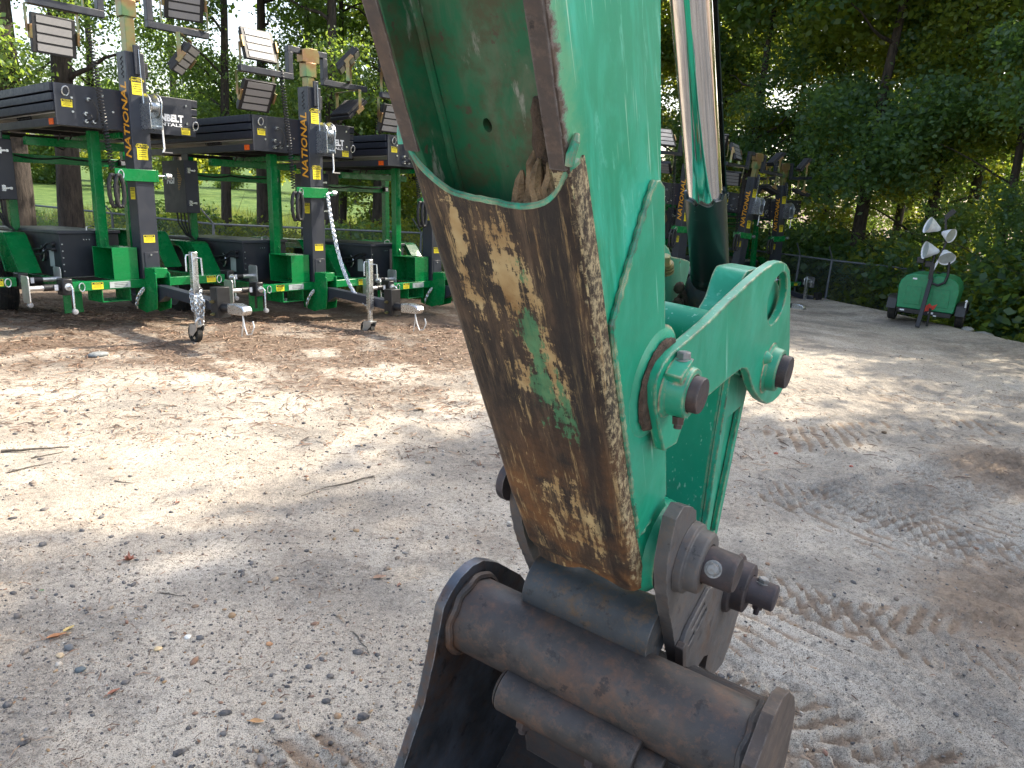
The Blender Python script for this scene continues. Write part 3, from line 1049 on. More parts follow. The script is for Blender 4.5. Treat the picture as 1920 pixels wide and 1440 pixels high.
# near side plate: corner line drifts to +y further down
side_out = [(UPEND, -0.02), (-0.145, 0.0), (0.0, 0.0), (0.05, 0.006), (0.25, 0.010), (0.45, 0.018), (0.65, 0.026), (0.80, 0.040), (0.845, 0.060),
            (0.855, 0.085), (0.845, 0.150), (0.790, 0.185), (0.72, 0.166), (0.45, 0.188), (0.268, 0.204), (0.116, 0.218), (-0.067, 0.236), (UPEND, 0.30)]
arm_part(MB().prism(side_out, [], fz, -TH, 0.0), 'side_plate', M['side'], 0.002)
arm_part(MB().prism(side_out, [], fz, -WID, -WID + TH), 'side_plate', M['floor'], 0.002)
# ground flange edges (bare brown steel on the leading edge), one strip each
for z0 in (0.0, -WID + TH):
    pts = [(UPEND, -0.0216), (-0.145, -0.0016), (0.045, 0.0004)]
    b = MB()
    N = 60
    for i in range(N):
        s0 = -1.1 + 1.118 * i / N
        s1 = -1.1 + 1.118 * (i + 1) / N
        y0 = np.interp(s0, [p[0] for p in pts], [p[1] for p in pts]) - 0.0006
        y1 = np.interp(s1, [p[0] for p in pts], [p[1] for p in pts]) - 0.0006
        e0, e1 = random.uniform(0, 0.0015), random.uniform(0, 0.0015)
        b.add([(s0, y0, z0 - TH + 0.001), (s1, y1, z0 - TH + 0.001), (s1, y1, z0 - 0.0008 - e1), (s0, y0, z0 - 0.0008 - e0),
               (s0, y0 + 0.004, z0 - TH + 0.001), (s1, y1 + 0.004, z0 - TH + 0.001), (s1, y1 + 0.004, z0 - 0.0006), (s0, y0 + 0.004, z0 - 0.0006)],
              [(0, 1, 2, 3), (4, 7, 6, 5), (0, 3, 7, 4), (1, 5, 6, 2), (0, 4, 5, 1), (3, 2, 6, 7)])
    arm_part(b, 'flange_edge', M['edge'], 0)
# recessed channel floor with a drain hole
hole = full(915, 235, 1.0)


def floor_y(s_):
    return 0.052


hx, hz = 0.0, -0.105
r0 = _ray(914, 235)
# intersect the ray with the plane y = 0.052 of the arm frame
kk = (0.052 + _O @ T_c) / (r0 @ T_c)
ph = r0 * kk - _O
hx, hz = float(ph @ A_c), float(ph @ N_c)
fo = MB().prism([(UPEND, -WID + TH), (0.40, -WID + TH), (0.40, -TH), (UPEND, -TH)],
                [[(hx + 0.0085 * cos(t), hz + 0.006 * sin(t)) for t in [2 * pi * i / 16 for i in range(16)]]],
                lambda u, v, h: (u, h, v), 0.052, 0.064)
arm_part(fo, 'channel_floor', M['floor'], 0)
arm_part(MB().bb(hx - 0.03, hx + 0.03, 0.0655, 0.068, hz - 0.03, hz + 0.03), 'hole_shade_sheet', M['black'], 0)  # black sheet stands in for the darkness inside the hole
# fillet welds between floor and flanges
for zz, sg in ((-WID + TH, 1), (-TH, -1)):
    pts = [(UPEND + 0.02 * i, 0.050 + random.uniform(-0.0008, 0.0008), zz + sg * 0.001) for i in range(int((0.38 - UPEND) / 0.02))]
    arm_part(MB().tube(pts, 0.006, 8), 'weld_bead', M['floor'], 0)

# wear plate wrapping the lower half: U-shaped shell with a sagging upper rim
NS, NZ = 90, 48
RC = 0.016
# cross-section path from the far side round to the near side
path = []
path += [(0.045, -WID - 0.003)]
path += [(0.030, -WID - 0.003)]
for i in range(7):
    t = pi / 2 * i / 6
    path.append((RC - RC * sin(t) - 0.003, -WID - 0.003 + RC - RC * cos(t)))
for i in range(1, 24):
    path.append((-0.003, -WID - 0.003 + RC + (WID + 0.006 - 2 * RC) * i / 24))
for i in range(7):
    t = pi / 2 * i / 6
    path.append((RC - RC * cos(t) - 0.003, 0.003 - RC + RC * sin(t)))
path += [(0.020, 0.003), (0.030, 0.003)]


def corner_y(s_):
    return float(np.interp(s_, [-0.2, 0.0, 0.05, 0.25, 0.45, 0.65, 0.80, 0.845], [0, 0, 0.004, 0.008, 0.014, 0.022, 0.034, 0.050]))


def rim_s(z):
    u = (z + WID) / WID            # 0 far, 1 near
    u = min(max(u, 0), 1)
    sag = 0.058 * (1 - abs(2 * u - 1) ** 4.0)
    return 0.012 + sag - 0.004 * u + 0.010 * u


def bot_s(z):
    u = (z + WID) / WID
    return 0.872 - 0.025 * u + 0.010 * sin(u * 9)


def wear_pt(i, j, off):
    y, z = path[j]
    f = i / NS
    s0, s1 = rim_s(z), bot_s(z)
    if y > 0.02:
        s0 -= 0.030 * min(1, (y - 0.02) / 0.02) * (1 if z < -0.1 else 0.2)
    s_ = s0 + (s1 - s0) * f
    # normal of the section path
    a = path[max(j - 1, 0)]
    b = path[min(j + 1, len(path) - 1)]
    dy, dz = b[0] - a[0], b[1] - a[1]
    l = math.hypot(dy, dz)
    ny, nz = -dz / l, dy / l
    cy = corner_y(s_)
    dent = 0.0016 * (float(vnoise(np.array([s_ * 14.0]), np.array([z * 18.0]), 5)[0]) - 0.5)
    if i == 0:
        s_ += 0.0035 * (float(vnoise(np.array([z * 90.0]), np.array([0.3]), 9)[0]) - 0.5)
    if i == NS:
        s_ += 0.008 * (float(vnoise(np.array([z * 60.0]), np.array([0.7]), 19)[0]) - 0.5)
    ztap = 0.0
    return (s_, y + cy + (ny * off) + dent, z + nz * off + ztap)


wb = MB()
nj = len(path)
VV = []
for off in (0.0, -0.007):
    for i in range(NS + 1):
        for j in range(nj):
            VV.append(wear_pt(i, j, off))
FF = []
m = (NS + 1) * nj
for i in range(NS):
    for j in range(nj - 1):
        a = i * nj + j
        FF.append((a, a + 1, a + nj + 1, a + nj))
        FF.append((m + a, m + a + nj, m + a + nj + 1, m + a + 1))
for j in range(nj - 1):
    FF.append((j, m + j, m + j + 1, j + 1))
    a = NS * nj + j
    FF.append((a, a + 1, m + a + 1, m + a))
for i in range(NS):
    a = i * nj
    FF.append((a, a + nj, m + a + nj, m + a))
    a = i * nj + nj - 1
    FF.append((a, m + a, m + a + nj, a + nj))
wb.add(VV, FF)
wear = arm_part(wb, 'wear_plate', M['wear'], 0, smooth=50, label='brown worn-through wear plate with tan and green paint remnants')
# painted lip along the rim
lip = []
for j in range(2, nj - 1):
    p = Vector(wear_pt(0, j, -0.0035))
    lip.append((p.x - 0.001, p.y, p.z))
arm_part(MB().tube(lip, 0.0042, 6), 'rim_lip', M['tealc'], 0)
# flared ears at both ends of the rim
for (y, z, sg) in ((0.010, 0.004, 1), (0.012, -WID - 0.004, -1)):
    P = [(0.012, y - 0.010, z - sg * 0.001), (0.002, y - 0.006, z), (-0.008, y + 0.002, z + sg * 0.002), (-0.012, y + 0.010, z)]
    arm_part(MB().tube(P, [0.005, 0.0055, 0.005, 0.003], 8), 'rim_ear', M['tealc'], 0)

# raised reinforcement plate on the near side
rp = [(0.139, 0.168), (0.128, 0.186), (0.134, 0.200), (0.150, 0.2125), (0.268, 0.2005), (0.45, 0.1845), (0.71, 0.1635),
      (0.705, 0.075), (0.698, 0.058), (0.60, 0.053), (0.45, 0.050), (0.30, 0.046), (0.250, 0.046), (0.195, 0.104)]
arm_part(MB().prism(rp, [], fz, 0.0005, 0.0065), 'reinforcement_plate', M['teal'], 0.0015)
we = [(0.128, 0.186, 0.004), (0.139, 0.168, 0.004), (0.195, 0.104, 0.004), (0.250, 0.046, 0.004), (0.30, 0.046, 0.003), (0.45, 0.050, 0.003), (0.60, 0.053, 0.003), (0.698, 0.058, 0.003), (0.705, 0.075, 0.003), (0.708, 0.11, 0.003)]
wpts = []
for i in range(len(we) - 1):
    a, b = Vector(we[i]), Vector(we[i + 1])
    k = max(2, int((b - a).length / 0.006))
    for j in range(k):
        wpts.append(a + (b - a) * j / k + Vector((0, random.uniform(-.0004, .0004), 0)))
arm_part(MB().tube(wpts, [0.0045 + 0.0012 * sin(i * 1.9) for i in range(len(wpts))], 7), 'weld_bead', M['tealdk'], 0)
# rear closing plate of the arm (the side the cylinder lies on)
rear = [(UPEND, 0.298), (-0.067, 0.234), (0.116, 0.216), (0.268, 0.202), (0.45, 0.186), (0.72, 0.164)]
b = MB()
for i in range(len(rear) - 1):
    (s0, y0), (s1, y1) = rear[i], rear[i + 1]
    b.add([(s0, y0, -WID + 0.003), (s1, y1, -WID + 0.003), (s1, y1, -0.003), (s0, y0, -0.003),
           (s0, y0 - 0.012, -WID + 0.003), (s1, y1 - 0.012, -WID + 0.003), (s1, y1 - 0.012, -0.003), (s0, y0 - 0.012, -0.003)],
          [(0, 3, 2, 1), (4, 5, 6, 7), (0, 1, 5, 4), (3, 7, 6, 2), (0, 4, 7, 3), (1, 2, 6, 5)])
arm_part(b, 'rear_plate', M['teal'], 0)

# pins: A = link to arm, P1 = arm to bucket, P2 = link to bucket, B = link to cylinder
PA = L(1257, 727, 0.032)
PB = L(1441, 690, 0.032)
P1 = (0.832, 0.139)
P2 = (1.256, 0.385)


def disc(b, c, z0, z1, r0, r1=None, n=36):
    return b.cyl((c[0], c[1], z0), (c[0], c[1], z1), r0, r1, n)


def ring(b, c, prof, n=40):
    return b.lathe((c[0], c[1], 0), (0, 0, 1), prof, n)


def hexbolt(b, c, d, r, h, n=6):
    c = Vector(c)
    d = Vector(d).normalized()
    b.cyl(c, c + d * h, r, r * 0.97, n)
    b.cyl(c + d * h, c + d * (h + 0.0015), r * 0.8, r * 0.7, 12)
    b.cyl(c - d * 0.003, c, r * 1.25, r * 1.25, 18)
    return b


# arm bosses
b = MB()
ring(b, PA, [(0.0, -0.0), (0.088, 0.004), (0.080, 0.008), (0.070, 0.0125), (0.0, 0.0125)])
arm_part(b, 'link_boss', M['teal'], 0, smooth=60)
b = MB()
ring(b, PA, [(0.0, 0.0128), (0.068, 0.0130), (0.071, 0.0150), (0.066, 0.0195), (0.0, 0.0208)], 60)
for i, v in enumerate(b.v):
    r = math.hypot(v[0] - PA[0], v[1] - PA[1])
    if r > 0.05:
        k = 1 + 0.05 * (random.random() - 0.5)
        b.v[i] = (PA[0] + (v[0] - PA[0]) * k, PA[1] + (v[1] - PA[1]) * k, v[2])
arm_part(b, 'dirt_ring', M['dirt'], 0)
b = MB()
ring(b, P1, [(0.0, -0.23), (0.074, -0.228), (0.076, -0.216), (0.060, -0.205), (0.060, -0.024), (0.088, -0.022), (0.085, 0.002), (0.0735, 0.012), (0.0735, 0.020), (0.0, 0.021)])
arm_part(b, 'lower_boss', M['teal'], 0, smooth=60)
b = MB()
ring(b, P1, [(0.0, 0.0212), (0.079, 0.0214), (0.079, 0.0262), (0.0, 0.0264)])
ring(b, P1, [(0.0, 0.0268), (0.077, 0.027), (0.077, 0.031), (0.0, 0.0312)])
arm_part(b, 'shim_ring', M['blacksteel'], 0.0008)

# near side link (idler plate)
W0 = 0.032
lp = [L(x, y, W0) for x, y in ((1245, 846), (1269, 831), (1284, 785))]
lb1 = L(1335, 737, W0)
raw = [(1245, 846), (1269, 831), (1283, 790), (1300, 765), (1335, 737), (1360, 715), (1391, 691), (1400, 692), (1405, 702), (1409, 720), (1415, 735), (1425, 750),
       (1438, 758), (1450, 753), (1461, 742), (1472, 722), (1478, 695), (1481, 650), (1482, 584), (1483, 530), (1481, 506), (1475, 495), (1466, 490), (1455, 492),
       (1435, 505), (1407, 529), (1368, 566), (1330, 604), (1292, 637), (1262, 662), (1245, 682), (1235, 703), (1229, 727), (1229, 760), (1236, 800)]
outl = [L(x, y, W0) for x, y in raw]
hraw = [(1441, 602), (1438, 580), (1442, 556), (1450, 533), (1461, 516), (1470, 510), (1475, 518), (1476, 540), (1472, 565), (1463, 590), (1452, 606), (1445, 609)]
hol = catmull([L(x, y, W0) for x, y in hraw], 3)
arm_part(MB().prism(outl, [hol], fz, W0 - 0.017, W0), 'side_link', M['teal'], 0.0018)
# far side link: same outline without the slot
arm_part(MB().prism(outl, [], fz, -WID - W0, -WID - W0 + 0.017), 'side_link', M['tealdk'], 0.0018)
# boss on the near link at pin A, with pin end, clamp bolt and nut
b = MB()
ring(b, PA, [(0.0, W0 - 0.001), (0.046, W0), (0.0385, W0 + 0.006), (0.0375, W0 + 0.030), (0.036, W0 + 0.034), (0.028, W0 + 0.0345), (0.028, W0 + 0.02)])
b.box((PA[0] - 0.036, PA[1] - 0.0, W0 + 0.014), (0.018, 0.040, 0.026))
arm_part(b, 'link_pin_collar', M['teal'], 0.001, smooth=50)
b = MB()
ring(b, PA, [(0.0, 0.02), (0.0270, 0.02), (0.0270, W0 + 0.046), (0.0255, W0 + 0.049), (0.0, W0 + 0.0492)])
arm_part(b, 'pin', M['pin'], 0, smooth=50)
b = MB()
upd = Vector((-0.84, 0.50, -0.1)).normalized()
pa3 = Vector((PA[0], PA[1], W0 + 0.016))
hexbolt(b, pa3 + upd * 0.047, upd, 0.0115, 0.009)
arm_part(b, 'bolt', M['bolt'], 0.0006)
b = MB()
b.cyl(pa3 - upd * 0.038, pa3 - upd * 0.050, 0.010, 0.009, 6)
b.cyl(pa3 - upd * 0.050, pa3 - upd * 0.057, 0.006, 0.006, 12)
arm_part(b, 'nut', M['pin'], 0.0005)
# boss and pin at B
b = MB()
ring(b, PB, [(0.0, W0 - 0.001), (0.056, W0), (0.047, W0 + 0.006), (0.045, W0 + 0.022), (0.043, W0 + 0.025), (0.036, W0 + 0.0255), (0.036, W0 + 0.01)])
b.cyl((PB[0] - 0.052, PB[1] - 0.028, W0 - 0.001), (PB[0] - 0.052, PB[1] - 0.028, W0 + 0.014), 0.016, 0.006, 14)
arm_part(b, 'link_pin_collar', M['teal'], 0.001, smooth=50)
b = MB()
ring(b, PB, [(0.0, -WID - 0.02), (0.0345, -WID - 0.02), (0.0345, W0 + 0.040), (0.033, W0 + 0.043), (0.0, W0 + 0.0432)])
arm_part(b, 'pin', M['pin'], 0, smooth=50)
b = MB()
ring(b, PA, [(0.0, -WID - 0.06), (0.027, -WID - 0.06), (0.027, 0.01), (0.0, 0.01)])
arm_part(b, 'pin', M['pin'], 0, smooth=50)

# cylinder rod, dark sleeve, eye
ZC = -WID / 2
RT0 = Vector((*L(1295, 0, ZC), ZC))
RB0 = Vector((*L(1332, 520, ZC), ZC))
RM0 = Vector((*L(1322, 362, ZC), ZC))
rd = (RB0 - RT0).normalized()
rod_top = RT0 - rd * 1.1
b = MB()
b.cyl(rod_top, RM0 + rd * 0.05, 0.0325, 0.0325, 64)
arm_part(b, 'cylinder_rod', M['chrome'], 0, smooth=50)
b = MB()
NN = 56
ax1 = rd.orthogonal().normalized()
ax2 = rd.cross(ax1)
P = []
for k in range(NN):
    t = 2 * pi * k / NN
    e = 0.012 * (float(vnoise(np.array([k * 0.55]), np.array([0.2]), 77)[0]) - 0.5)
    P.append(RM0 + (ax1 * cos(t) + ax2 * sin(t)) * 0.0385 + rd * e)
for k in range(NN):
    t = 2 * pi * k / NN
    P.append(RB0 + rd * 0.004 + (ax1 * cos(t) + ax2 * sin(t)) * 0.0385)
for k in range(NN):
    t = 2 * pi * k / NN
    e = 0.012 * (float(vnoise(np.array([k * 0.55]), np.array([0.2]), 77)[0]) - 0.5)
    P.append(RM0 + (ax1 * cos(t) + ax2 * sin(t)) * 0.0332 + rd * e)
F = [(k, (k + 1) % NN, NN + (k + 1) % NN, NN + k) for k in range(NN)] + [(k, 2 * NN + k, 2 * NN + (k + 1) % NN, (k + 1) % NN) for k in range(NN)]
b.add(P, F)
b.lathe(RB0 - rd * 0.02, rd, [(0.0385, 0), (0.040, 0.004), (0.0405, 0.018), (0.0375, 0.022)], 40)
arm_part(b, 'rod_sleeve', M['sleeve'], 0, smooth=50)
# half-round rod guard on the far right of the rod
view = Vector((float(c2w(np.array([0, 0, 1]))[0]), 0, 0))
rgt = Vector(tuple(float(q) for q in (A_c[0], T_c[0], N_c[0])))      # camera right in the arm frame
fwd = Vector(tuple(float(q) for q in (A_c[2], T_c[2], N_c[2])))
e1 = (rgt - rd * rgt.dot(rd)).normalized()
e2 = (fwd - rd * fwd.dot(rd) - e1 * fwd.dot(e1)).normalized()
b = MB()
arc = [radians(-5 + 105 * i / 12) for i in range(13)]
P = []
for p in (rod_top, RM0 + rd * 0.03):
    for r in (0.0375, 0.0395):
        for t in arc:
            P.append(p + (e1 * cos(t) + e2 * sin(t)) * r)
F = []
for k in range(12):
    F += [(k, k + 1, 26 + k + 1, 26 + k), (13 + k, 39 + k, 39 + k + 1, 13 + k + 1)]
F += [(0, 26, 39, 13), (12, 25, 51, 38)]
b.add(P, F)
arm_part(b, 'rod_guard', M['sleeve'], 0)
# eye block
pb3 = Vector((PB[0], PB[1], ZC))
b = MB()
ring(b, PB, [(0.036, ZC - 0.052), (0.085, ZC - 0.052), (0.088, ZC - 0.045), (0.088, ZC + 0.045), (0.085, ZC + 0.052), (0.036, ZC + 0.052)])
b.lathe(RB0 + rd * 0.004, rd, [(0.0, 0.0), (0.040, 0.0), (0.052, 0.014), (0.056, 0.04), (0.062, 0.10), (0.05, 0.14)], 32)
arm_part(b, 'cylinder_eye', M['couplerdk'], 0.002, smooth=50)
# mud caked round the eye
b = MB()
for i in range(34):
    p = RB0 + rd * random.uniform(0.02, 0.06) + Vector((random.uniform(-0.02, 0.05), random.uniform(-0.065, -0.02), 0)) + Vector((0, 0, random.choice((-1, 1)) * random.uniform(0.040, 0.058)))
    b.lathe(p, Vector((random.random(), random.random(), random.random())), [(0, -0.012), (0.011, -0.007), (0.014, 0), (0.009, 0.008), (0, 0.012)], 7)
arm_part(b, 'caked_mud', M['dirt'], 0, smooth=60, kind='stuff')

# cast bucket link: fork round the eye and box section down to pin 2
b = MB()
cr = Vector((PB[0], PB[1], 0))
dirl = Vector((P2[0] - PB[0], P2[1] - PB[1], 0))
ll = dirl.length
dirl.normalize()
perp = Vector((-dirl.y, dirl.x, 0))


def lk(u, v):
    p = Vector((PB[0], PB[1], 0)) + dirl * u + perp * v
    return (p.x, p.y)


body = [lk(0.0, 0.060), lk(0.16, 0.050), lk(ll - 0.06, 0.045), lk(ll + 0.0, 0.058), lk(ll + 0.05, 0.035), lk(ll + 0.058, 0.0), lk(ll + 0.05, -0.035), lk(ll, -0.058), lk(ll - 0.06, -0.05), lk(0.20, -0.085), lk(0.0, -0.10)]
arm_part(MB().prism(body, [], fz, -WID + 0.030, -0.030), 'bucket_link', M['tealdk'], 0.004)
rimo = body
for z0 in (-0.030, -WID + 0.030 - 0.014):
    inner = [lk(0.11, 0.030), lk(ll - 0.10, 0.022), lk(ll - 0.10, -0.022), lk(0.20, -0.055), lk(0.11, -0.065)]
    arm_part(MB().prism(rimo, [inner], fz, z0 + 0.0005, z0 + 0.0135), 'link_flange', M['tealc'], 0.002)
# crossbar of the fork
c0 = L(1340, 624, 0.0)
arm_part(MB().cyl((c0[0], c0[1], -WID - 0.01), (c0[0], c0[1], 0.010), 0.036, 0.036, 28), 'link_crossbar', M['tealc'], 0.004, smooth=50)
# fork arms either side of the eye
na = [L(x, y, -0.010) for x, y in ((1345, 610), (1362, 562), (1378, 514), (1392, 503), (1424, 506), (1452, 560), (1430, 660), (1370, 700))]
arm_part(MB().prism(catmull(na, 4), [], fz, -0.050, 0.008), 'link_fork_arm', M['tealc'], 0.006, smooth=50)
fa = [L(x, y, -WID + 0.03) for x, y in ((1205, 470), (1240, 478), (1285, 487), (1292, 497), (1284, 530), (1266, 570), (1262, 600), (1215, 640), (1180, 600), (1180, 520))]
arm_part(MB().prism(catmull(fa, 4), [], fz, -WID - 0.010, -WID + 0.032), 'link_fork_arm', M['tealc'], 0.006, smooth=50)
# bolt beside the shoulder
bp = full(1246, 492, 1.30)
b = MB()
hexbolt(b, bp, Vector((-1, 0.1, 0.0)), 0.011, 0.012)
for k in range(3):
    b.lathe(bp + Vector((0.005 + 0.006 * k, 0, 0)), (-1, 0, 0), [(0.010, -0.002), (0.0155, -0.002), (0.0155, 0.002), (0.010, 0.002)], 18)
arm_part(b, 'bolt', M['gold'], 0)

# ------------------------------------------------------------------ coupler (bucket hanger)
WE = 0.050
ETH = 0.024
earraw = [(1283, 949), (1297, 950), (1306, 957), (1306, 975), (1318, 985), (1333, 1007), (1348, 1025), (1366, 1033), (1387, 1042), (1391, 1080), (1388, 1120), (1385, 1148), (1371, 1200), (1354, 1246)]
ear = [L(x, y, WE) for x, y in earraw]
ear += [(ear[-1][0] - 0.05, ear[-1][1] - 0.06)]
# hook recess then round behind the torsion tube
hk = L(1318, 1252, WE)
ear += [(hk[0] + 0.03, hk[1] + 0.015), (hk[0] - 0.01, hk[1] + 0.03), (hk[0] - 0.04, hk[1] + 0.005), (hk[0] - 0.06, hk[1] - 0.04)]
ear += [L(x, y, WE) for x, y in ((1271, 1246), (1264, 1200), (1252, 1132), (1250, 1090), (1251, 1060), (1258, 1020), (1268, 975))]
for z1 in (WE, -WID - WE + ETH):
    arm_part(MB().prism(jag(ear, 0.0012), [], fz, z1 - ETH, z1), 'coupler_ear', M['coupler'], 0.002)
cpl = None
# dark cross tube between the ears
T = full(1235, 1320, 1.40)
cc = full(1105, 1135, 1.50)
arm_part(MB().cyl((cc.x + 0.01, cc.y + 0.01, -WID - WE + ETH), (cc.x + 0.01, cc.y + 0.01, WE - ETH), 0.062, 0.062, 40), 'cross_tube', M['couplerdk'], 0, smooth=50)
arm_part(MB().prism([(cc.x + 0.0, cc.y - 0.03), (cc.x + 0.06, cc.y + 0.0), (cc.x + 0.06, cc.y + 0.07), (cc.x + 0.02, cc.y + 0.07)], [], fz, -WID - WE + ETH, WE - ETH), 'coupler_body', M['couplerdk'], 0.006)
# pin 1 with collar and retaining bolt
b = MB()
ring(b, P1, [(0.0, WE - 0.001), (0.066, WE), (0.064, WE + 0.014), (0.057, WE + 0.0165), (0.056, WE + 0.036), (0.052, WE + 0.040), (0.036, WE + 0.040), (0.036, WE + 0.03)])
arm_part(b, 'pin_collar', M['coupler'], 0.0012, smooth=50)
b = MB()
ring(b, P1, [(0.0, -WID - 0.08), (0.034, -WID - 0.08), (0.034, WE + 0.088), (0.030, WE + 0.0935), (0.0, WE + 0.094)])
arm_part(b, 'pin', M['pin'], 0, smooth=50)
b = MB()
vd = Vector(tuple(float(q) for q in (-A_c[2], -T_c[2], -N_c[2])))     # towards the viewer
vd = (vd - Vector((0, 0, 1)) * vd.z).normalized()
hexbolt(b, Vector((P1[0], P1[1], WE + 0.058)) + vd * 0.034, vd, 0.0125, 0.006)
arm_part(b, 'bolt', M['bolt'], 0.0005)
# pin 2
b = MB()
ring(b, P2, [(0.0, WE - 0.001), (0.072, WE), (0.068, WE + 0.010), (0.058, WE + 0.013), (0.057, WE + 0.040), (0.050, WE + 0.043), (0.033, WE + 0.043), (0.033, WE + 0.03)])
arm_part(b, 'pin_collar', M['pin'], 0.0012, smooth=50)
b = MB()
ring(b, P2, [(0.0, -WID - 0.06), (0.031, -WID - 0.06), (0.031, WE + 0.098), (0.028, WE + 0.101), (0.0, WE + 0.1015)])
arm_part(b, 'pin', M['pin'], 0, smooth=50)
upf = Vector((-0.8626, 0.5023, 0))
b = MB()
pc = Vector((P2[0], P2[1], WE + 0.066))
hexbolt(b, pc + upf * 0.030, upf, 0.0125, 0.008)
arm_part(b, 'bolt', M['bolt'], 0.0005)
b = MB()
b.cyl(pc - upf * 0.028, pc - upf * 0.040, 0.013, 0.012, 6)
b.cyl(pc - upf * 0.040, pc - upf * 0.055, 0.007, 0.006, 12)
arm_part(b, 'nut', M['pin'], 0.0005)
# welded maker's slot bracket on the ear face
sc0 = L(1300, 1165, WE)
u0 = Vector(L(1318, 1115, WE)) - Vector(L(1282, 1185, WE))
u0.normalize()
v0 = Vector((-u0.y, u0.x))
if v0.y < 0:
    v0 = -v0


def sq(u, v):
    p = Vector(sc0) + u0 * u + v0 * v
    return (p.x, p.y)


slots = [[sq(-0.045, -0.020), sq(-0.045, -0.004), sq(-0.015, -0.004), sq(-0.015, -0.020)], [sq(-0.005, -0.022), sq(-0.005, -0.006), sq(0.05, -0.006), sq(0.05, -0.022)],
         [sq(-0.03, 0.010), sq(-0.03, 0.026), sq(0.04, 0.026), sq(0.04, 0.010)]]
br = [sq(-0.075, -0.045), sq(-0.075, 0.030), sq(-0.05, 0.045), sq(0.060, 0.040), sq(0.085, 0.018), sq(0.075, -0.030), sq(0.03, -0.045)]
arm_part(MB().prism(br, slots, fz, WE + 0.0005, WE + 0.009), 'slotted_bracket', M['coupler'], 0.0012)
arm_part(MB().prism([sq(-0.092, -0.046), sq(-0.092, 0.040), sq(-0.076, 0.040), sq(-0.076, -0.046)], [], fz, WE + 0.0005, WE + 0.017), 'bracket_bar', M['edge'], 0.002)
# far pin end on the left
b = MB()
ring(b, (0.725, 0.09), [(0.0, -WID - 0.066), (0.036, -WID - 0.066), (0.038, -WID - 0.062), (0.038, -WID - 0.05), (0.0, -WID - 0.05)])
arm_part(b, 'pin_head', M['pin'], 0, smooth=50)

# ------------------------------------------------------------------ bucket
bk = empty('bucket')
bk.parent = exc
bk.matrix_local = EINV @ ARM
TX, TY = T.x, T.y
ZL, ZR = T.z - 0.425, T.z + 0.175
DN = Vector((0.8626, -0.5023))          # straight down in the arm frame
AW = Vector((0.5023, 0.8626))           # horizontally away from the viewer


def bp2(down, away):
    p = Vector((TX, TY)) + DN * down + AW * away
    return (p.x, p.y)


def bpart(mb, name, mat, bevel=0.002, **kw):
    return arm_part(mb, name, mat, bevel, parent=bk, **kw)


RTUBE = 0.078
b = MB()
NR, NA = 60, 48
P, F = [], []
for i in range(NR + 1):
    z = ZL + (ZR - ZL) * i / NR
    for k in range(NA):
        t = 2 * pi * k / NA
        r = RTUBE * (1 + 0.012 * (float(vnoise(np.array([k * 0.35]), np.array([z * 9]), 31)[0]) - 0.5))
        P.append((TX + r * cos(t), TY + r * sin(t), z))
for i in range(NR):
    for k in range(NA):
        F.append((i * NA + k, i * NA + (k + 1) % NA, (i + 1) * NA + (k + 1) % NA, (i + 1) * NA + k))
b.add(P, F)
bpart(b, 'torsion_tube', M['bucket'], 0, smooth=60)
for zz, sg in ((ZL, 1), (ZR, -1)):
    P = [(TX + (RTUBE + 0.004) * cos(t), TY + (RTUBE + 0.004) * sin(t), zz + sg * (0.006 + 0.002 * sin(9 * t))) for t in [2 * pi * k / 60 for k in range(60)]]
    bpart(MB().tube(P, 0.009, 8, closed=True), 'weld_bead', M['bucket'], 0)
prof = [bp2(-0.075, 0.095)] + [bp2(-0.112 * cos(radians(a)), -0.112 * sin(radians(a))) for a in (-35, -15, 5, 25, 45, 62)]
profr = [bp2(-0.075, 0.095), bp2(-0.104, 0.03), bp2(-0.106, -0.035), bp2(-0.050, -0.104)]
prof_tail = [bp2(0.05, -0.112), bp2(0.15, -0.130), bp2(0.34, -0.205), bp2(0.52, -0.30), bp2(0.64, -0.33), bp2(0.67, -0.28), bp2(0.66, -0.05), bp2(0.60, 0.18), bp2(0.46, 0.34), bp2(0.28, 0.38), bp2(0.10, 0.30), bp2(0.0, 0.20)]
profr += prof_tail
prof += [bp2(0.05, -0.112), bp2(0.15, -0.130), bp2(0.34, -0.205), bp2(0.52, -0.30), bp2(0.64, -0.33), bp2(0.67, -0.28), bp2(0.66, -0.05), bp2(0.60, 0.18), bp2(0.46, 0.34), bp2(0.28, 0.38), bp2(0.10, 0.30), bp2(0.0, 0.20)]
bpart(MB().prism(jag(prof, 0.001, 0.02), [], fz, ZL - 0.022, ZL - 0.0005), 'side_plate', M['beltst'], 0.003)
bpart(MB().prism(jag(profr, 0.001, 0.02), [], fz, ZR + 0.0005, ZR + 0.022), 'side_plate', M['edge'], 0.003)
# right-hand side cutter bolted outside
cut = [bp2(0.02, -0.118), bp2(0.02, -0.02), bp2(0.52, -0.22), bp2(0.52, -0.318), bp2(0.34, -0.225), bp2(0.15, -0.150)]
bpart(MB().prism(cut, [], fz, ZR + 0.0225, ZR + 0.045), 'side_cutter', M['edge'], 0.003)
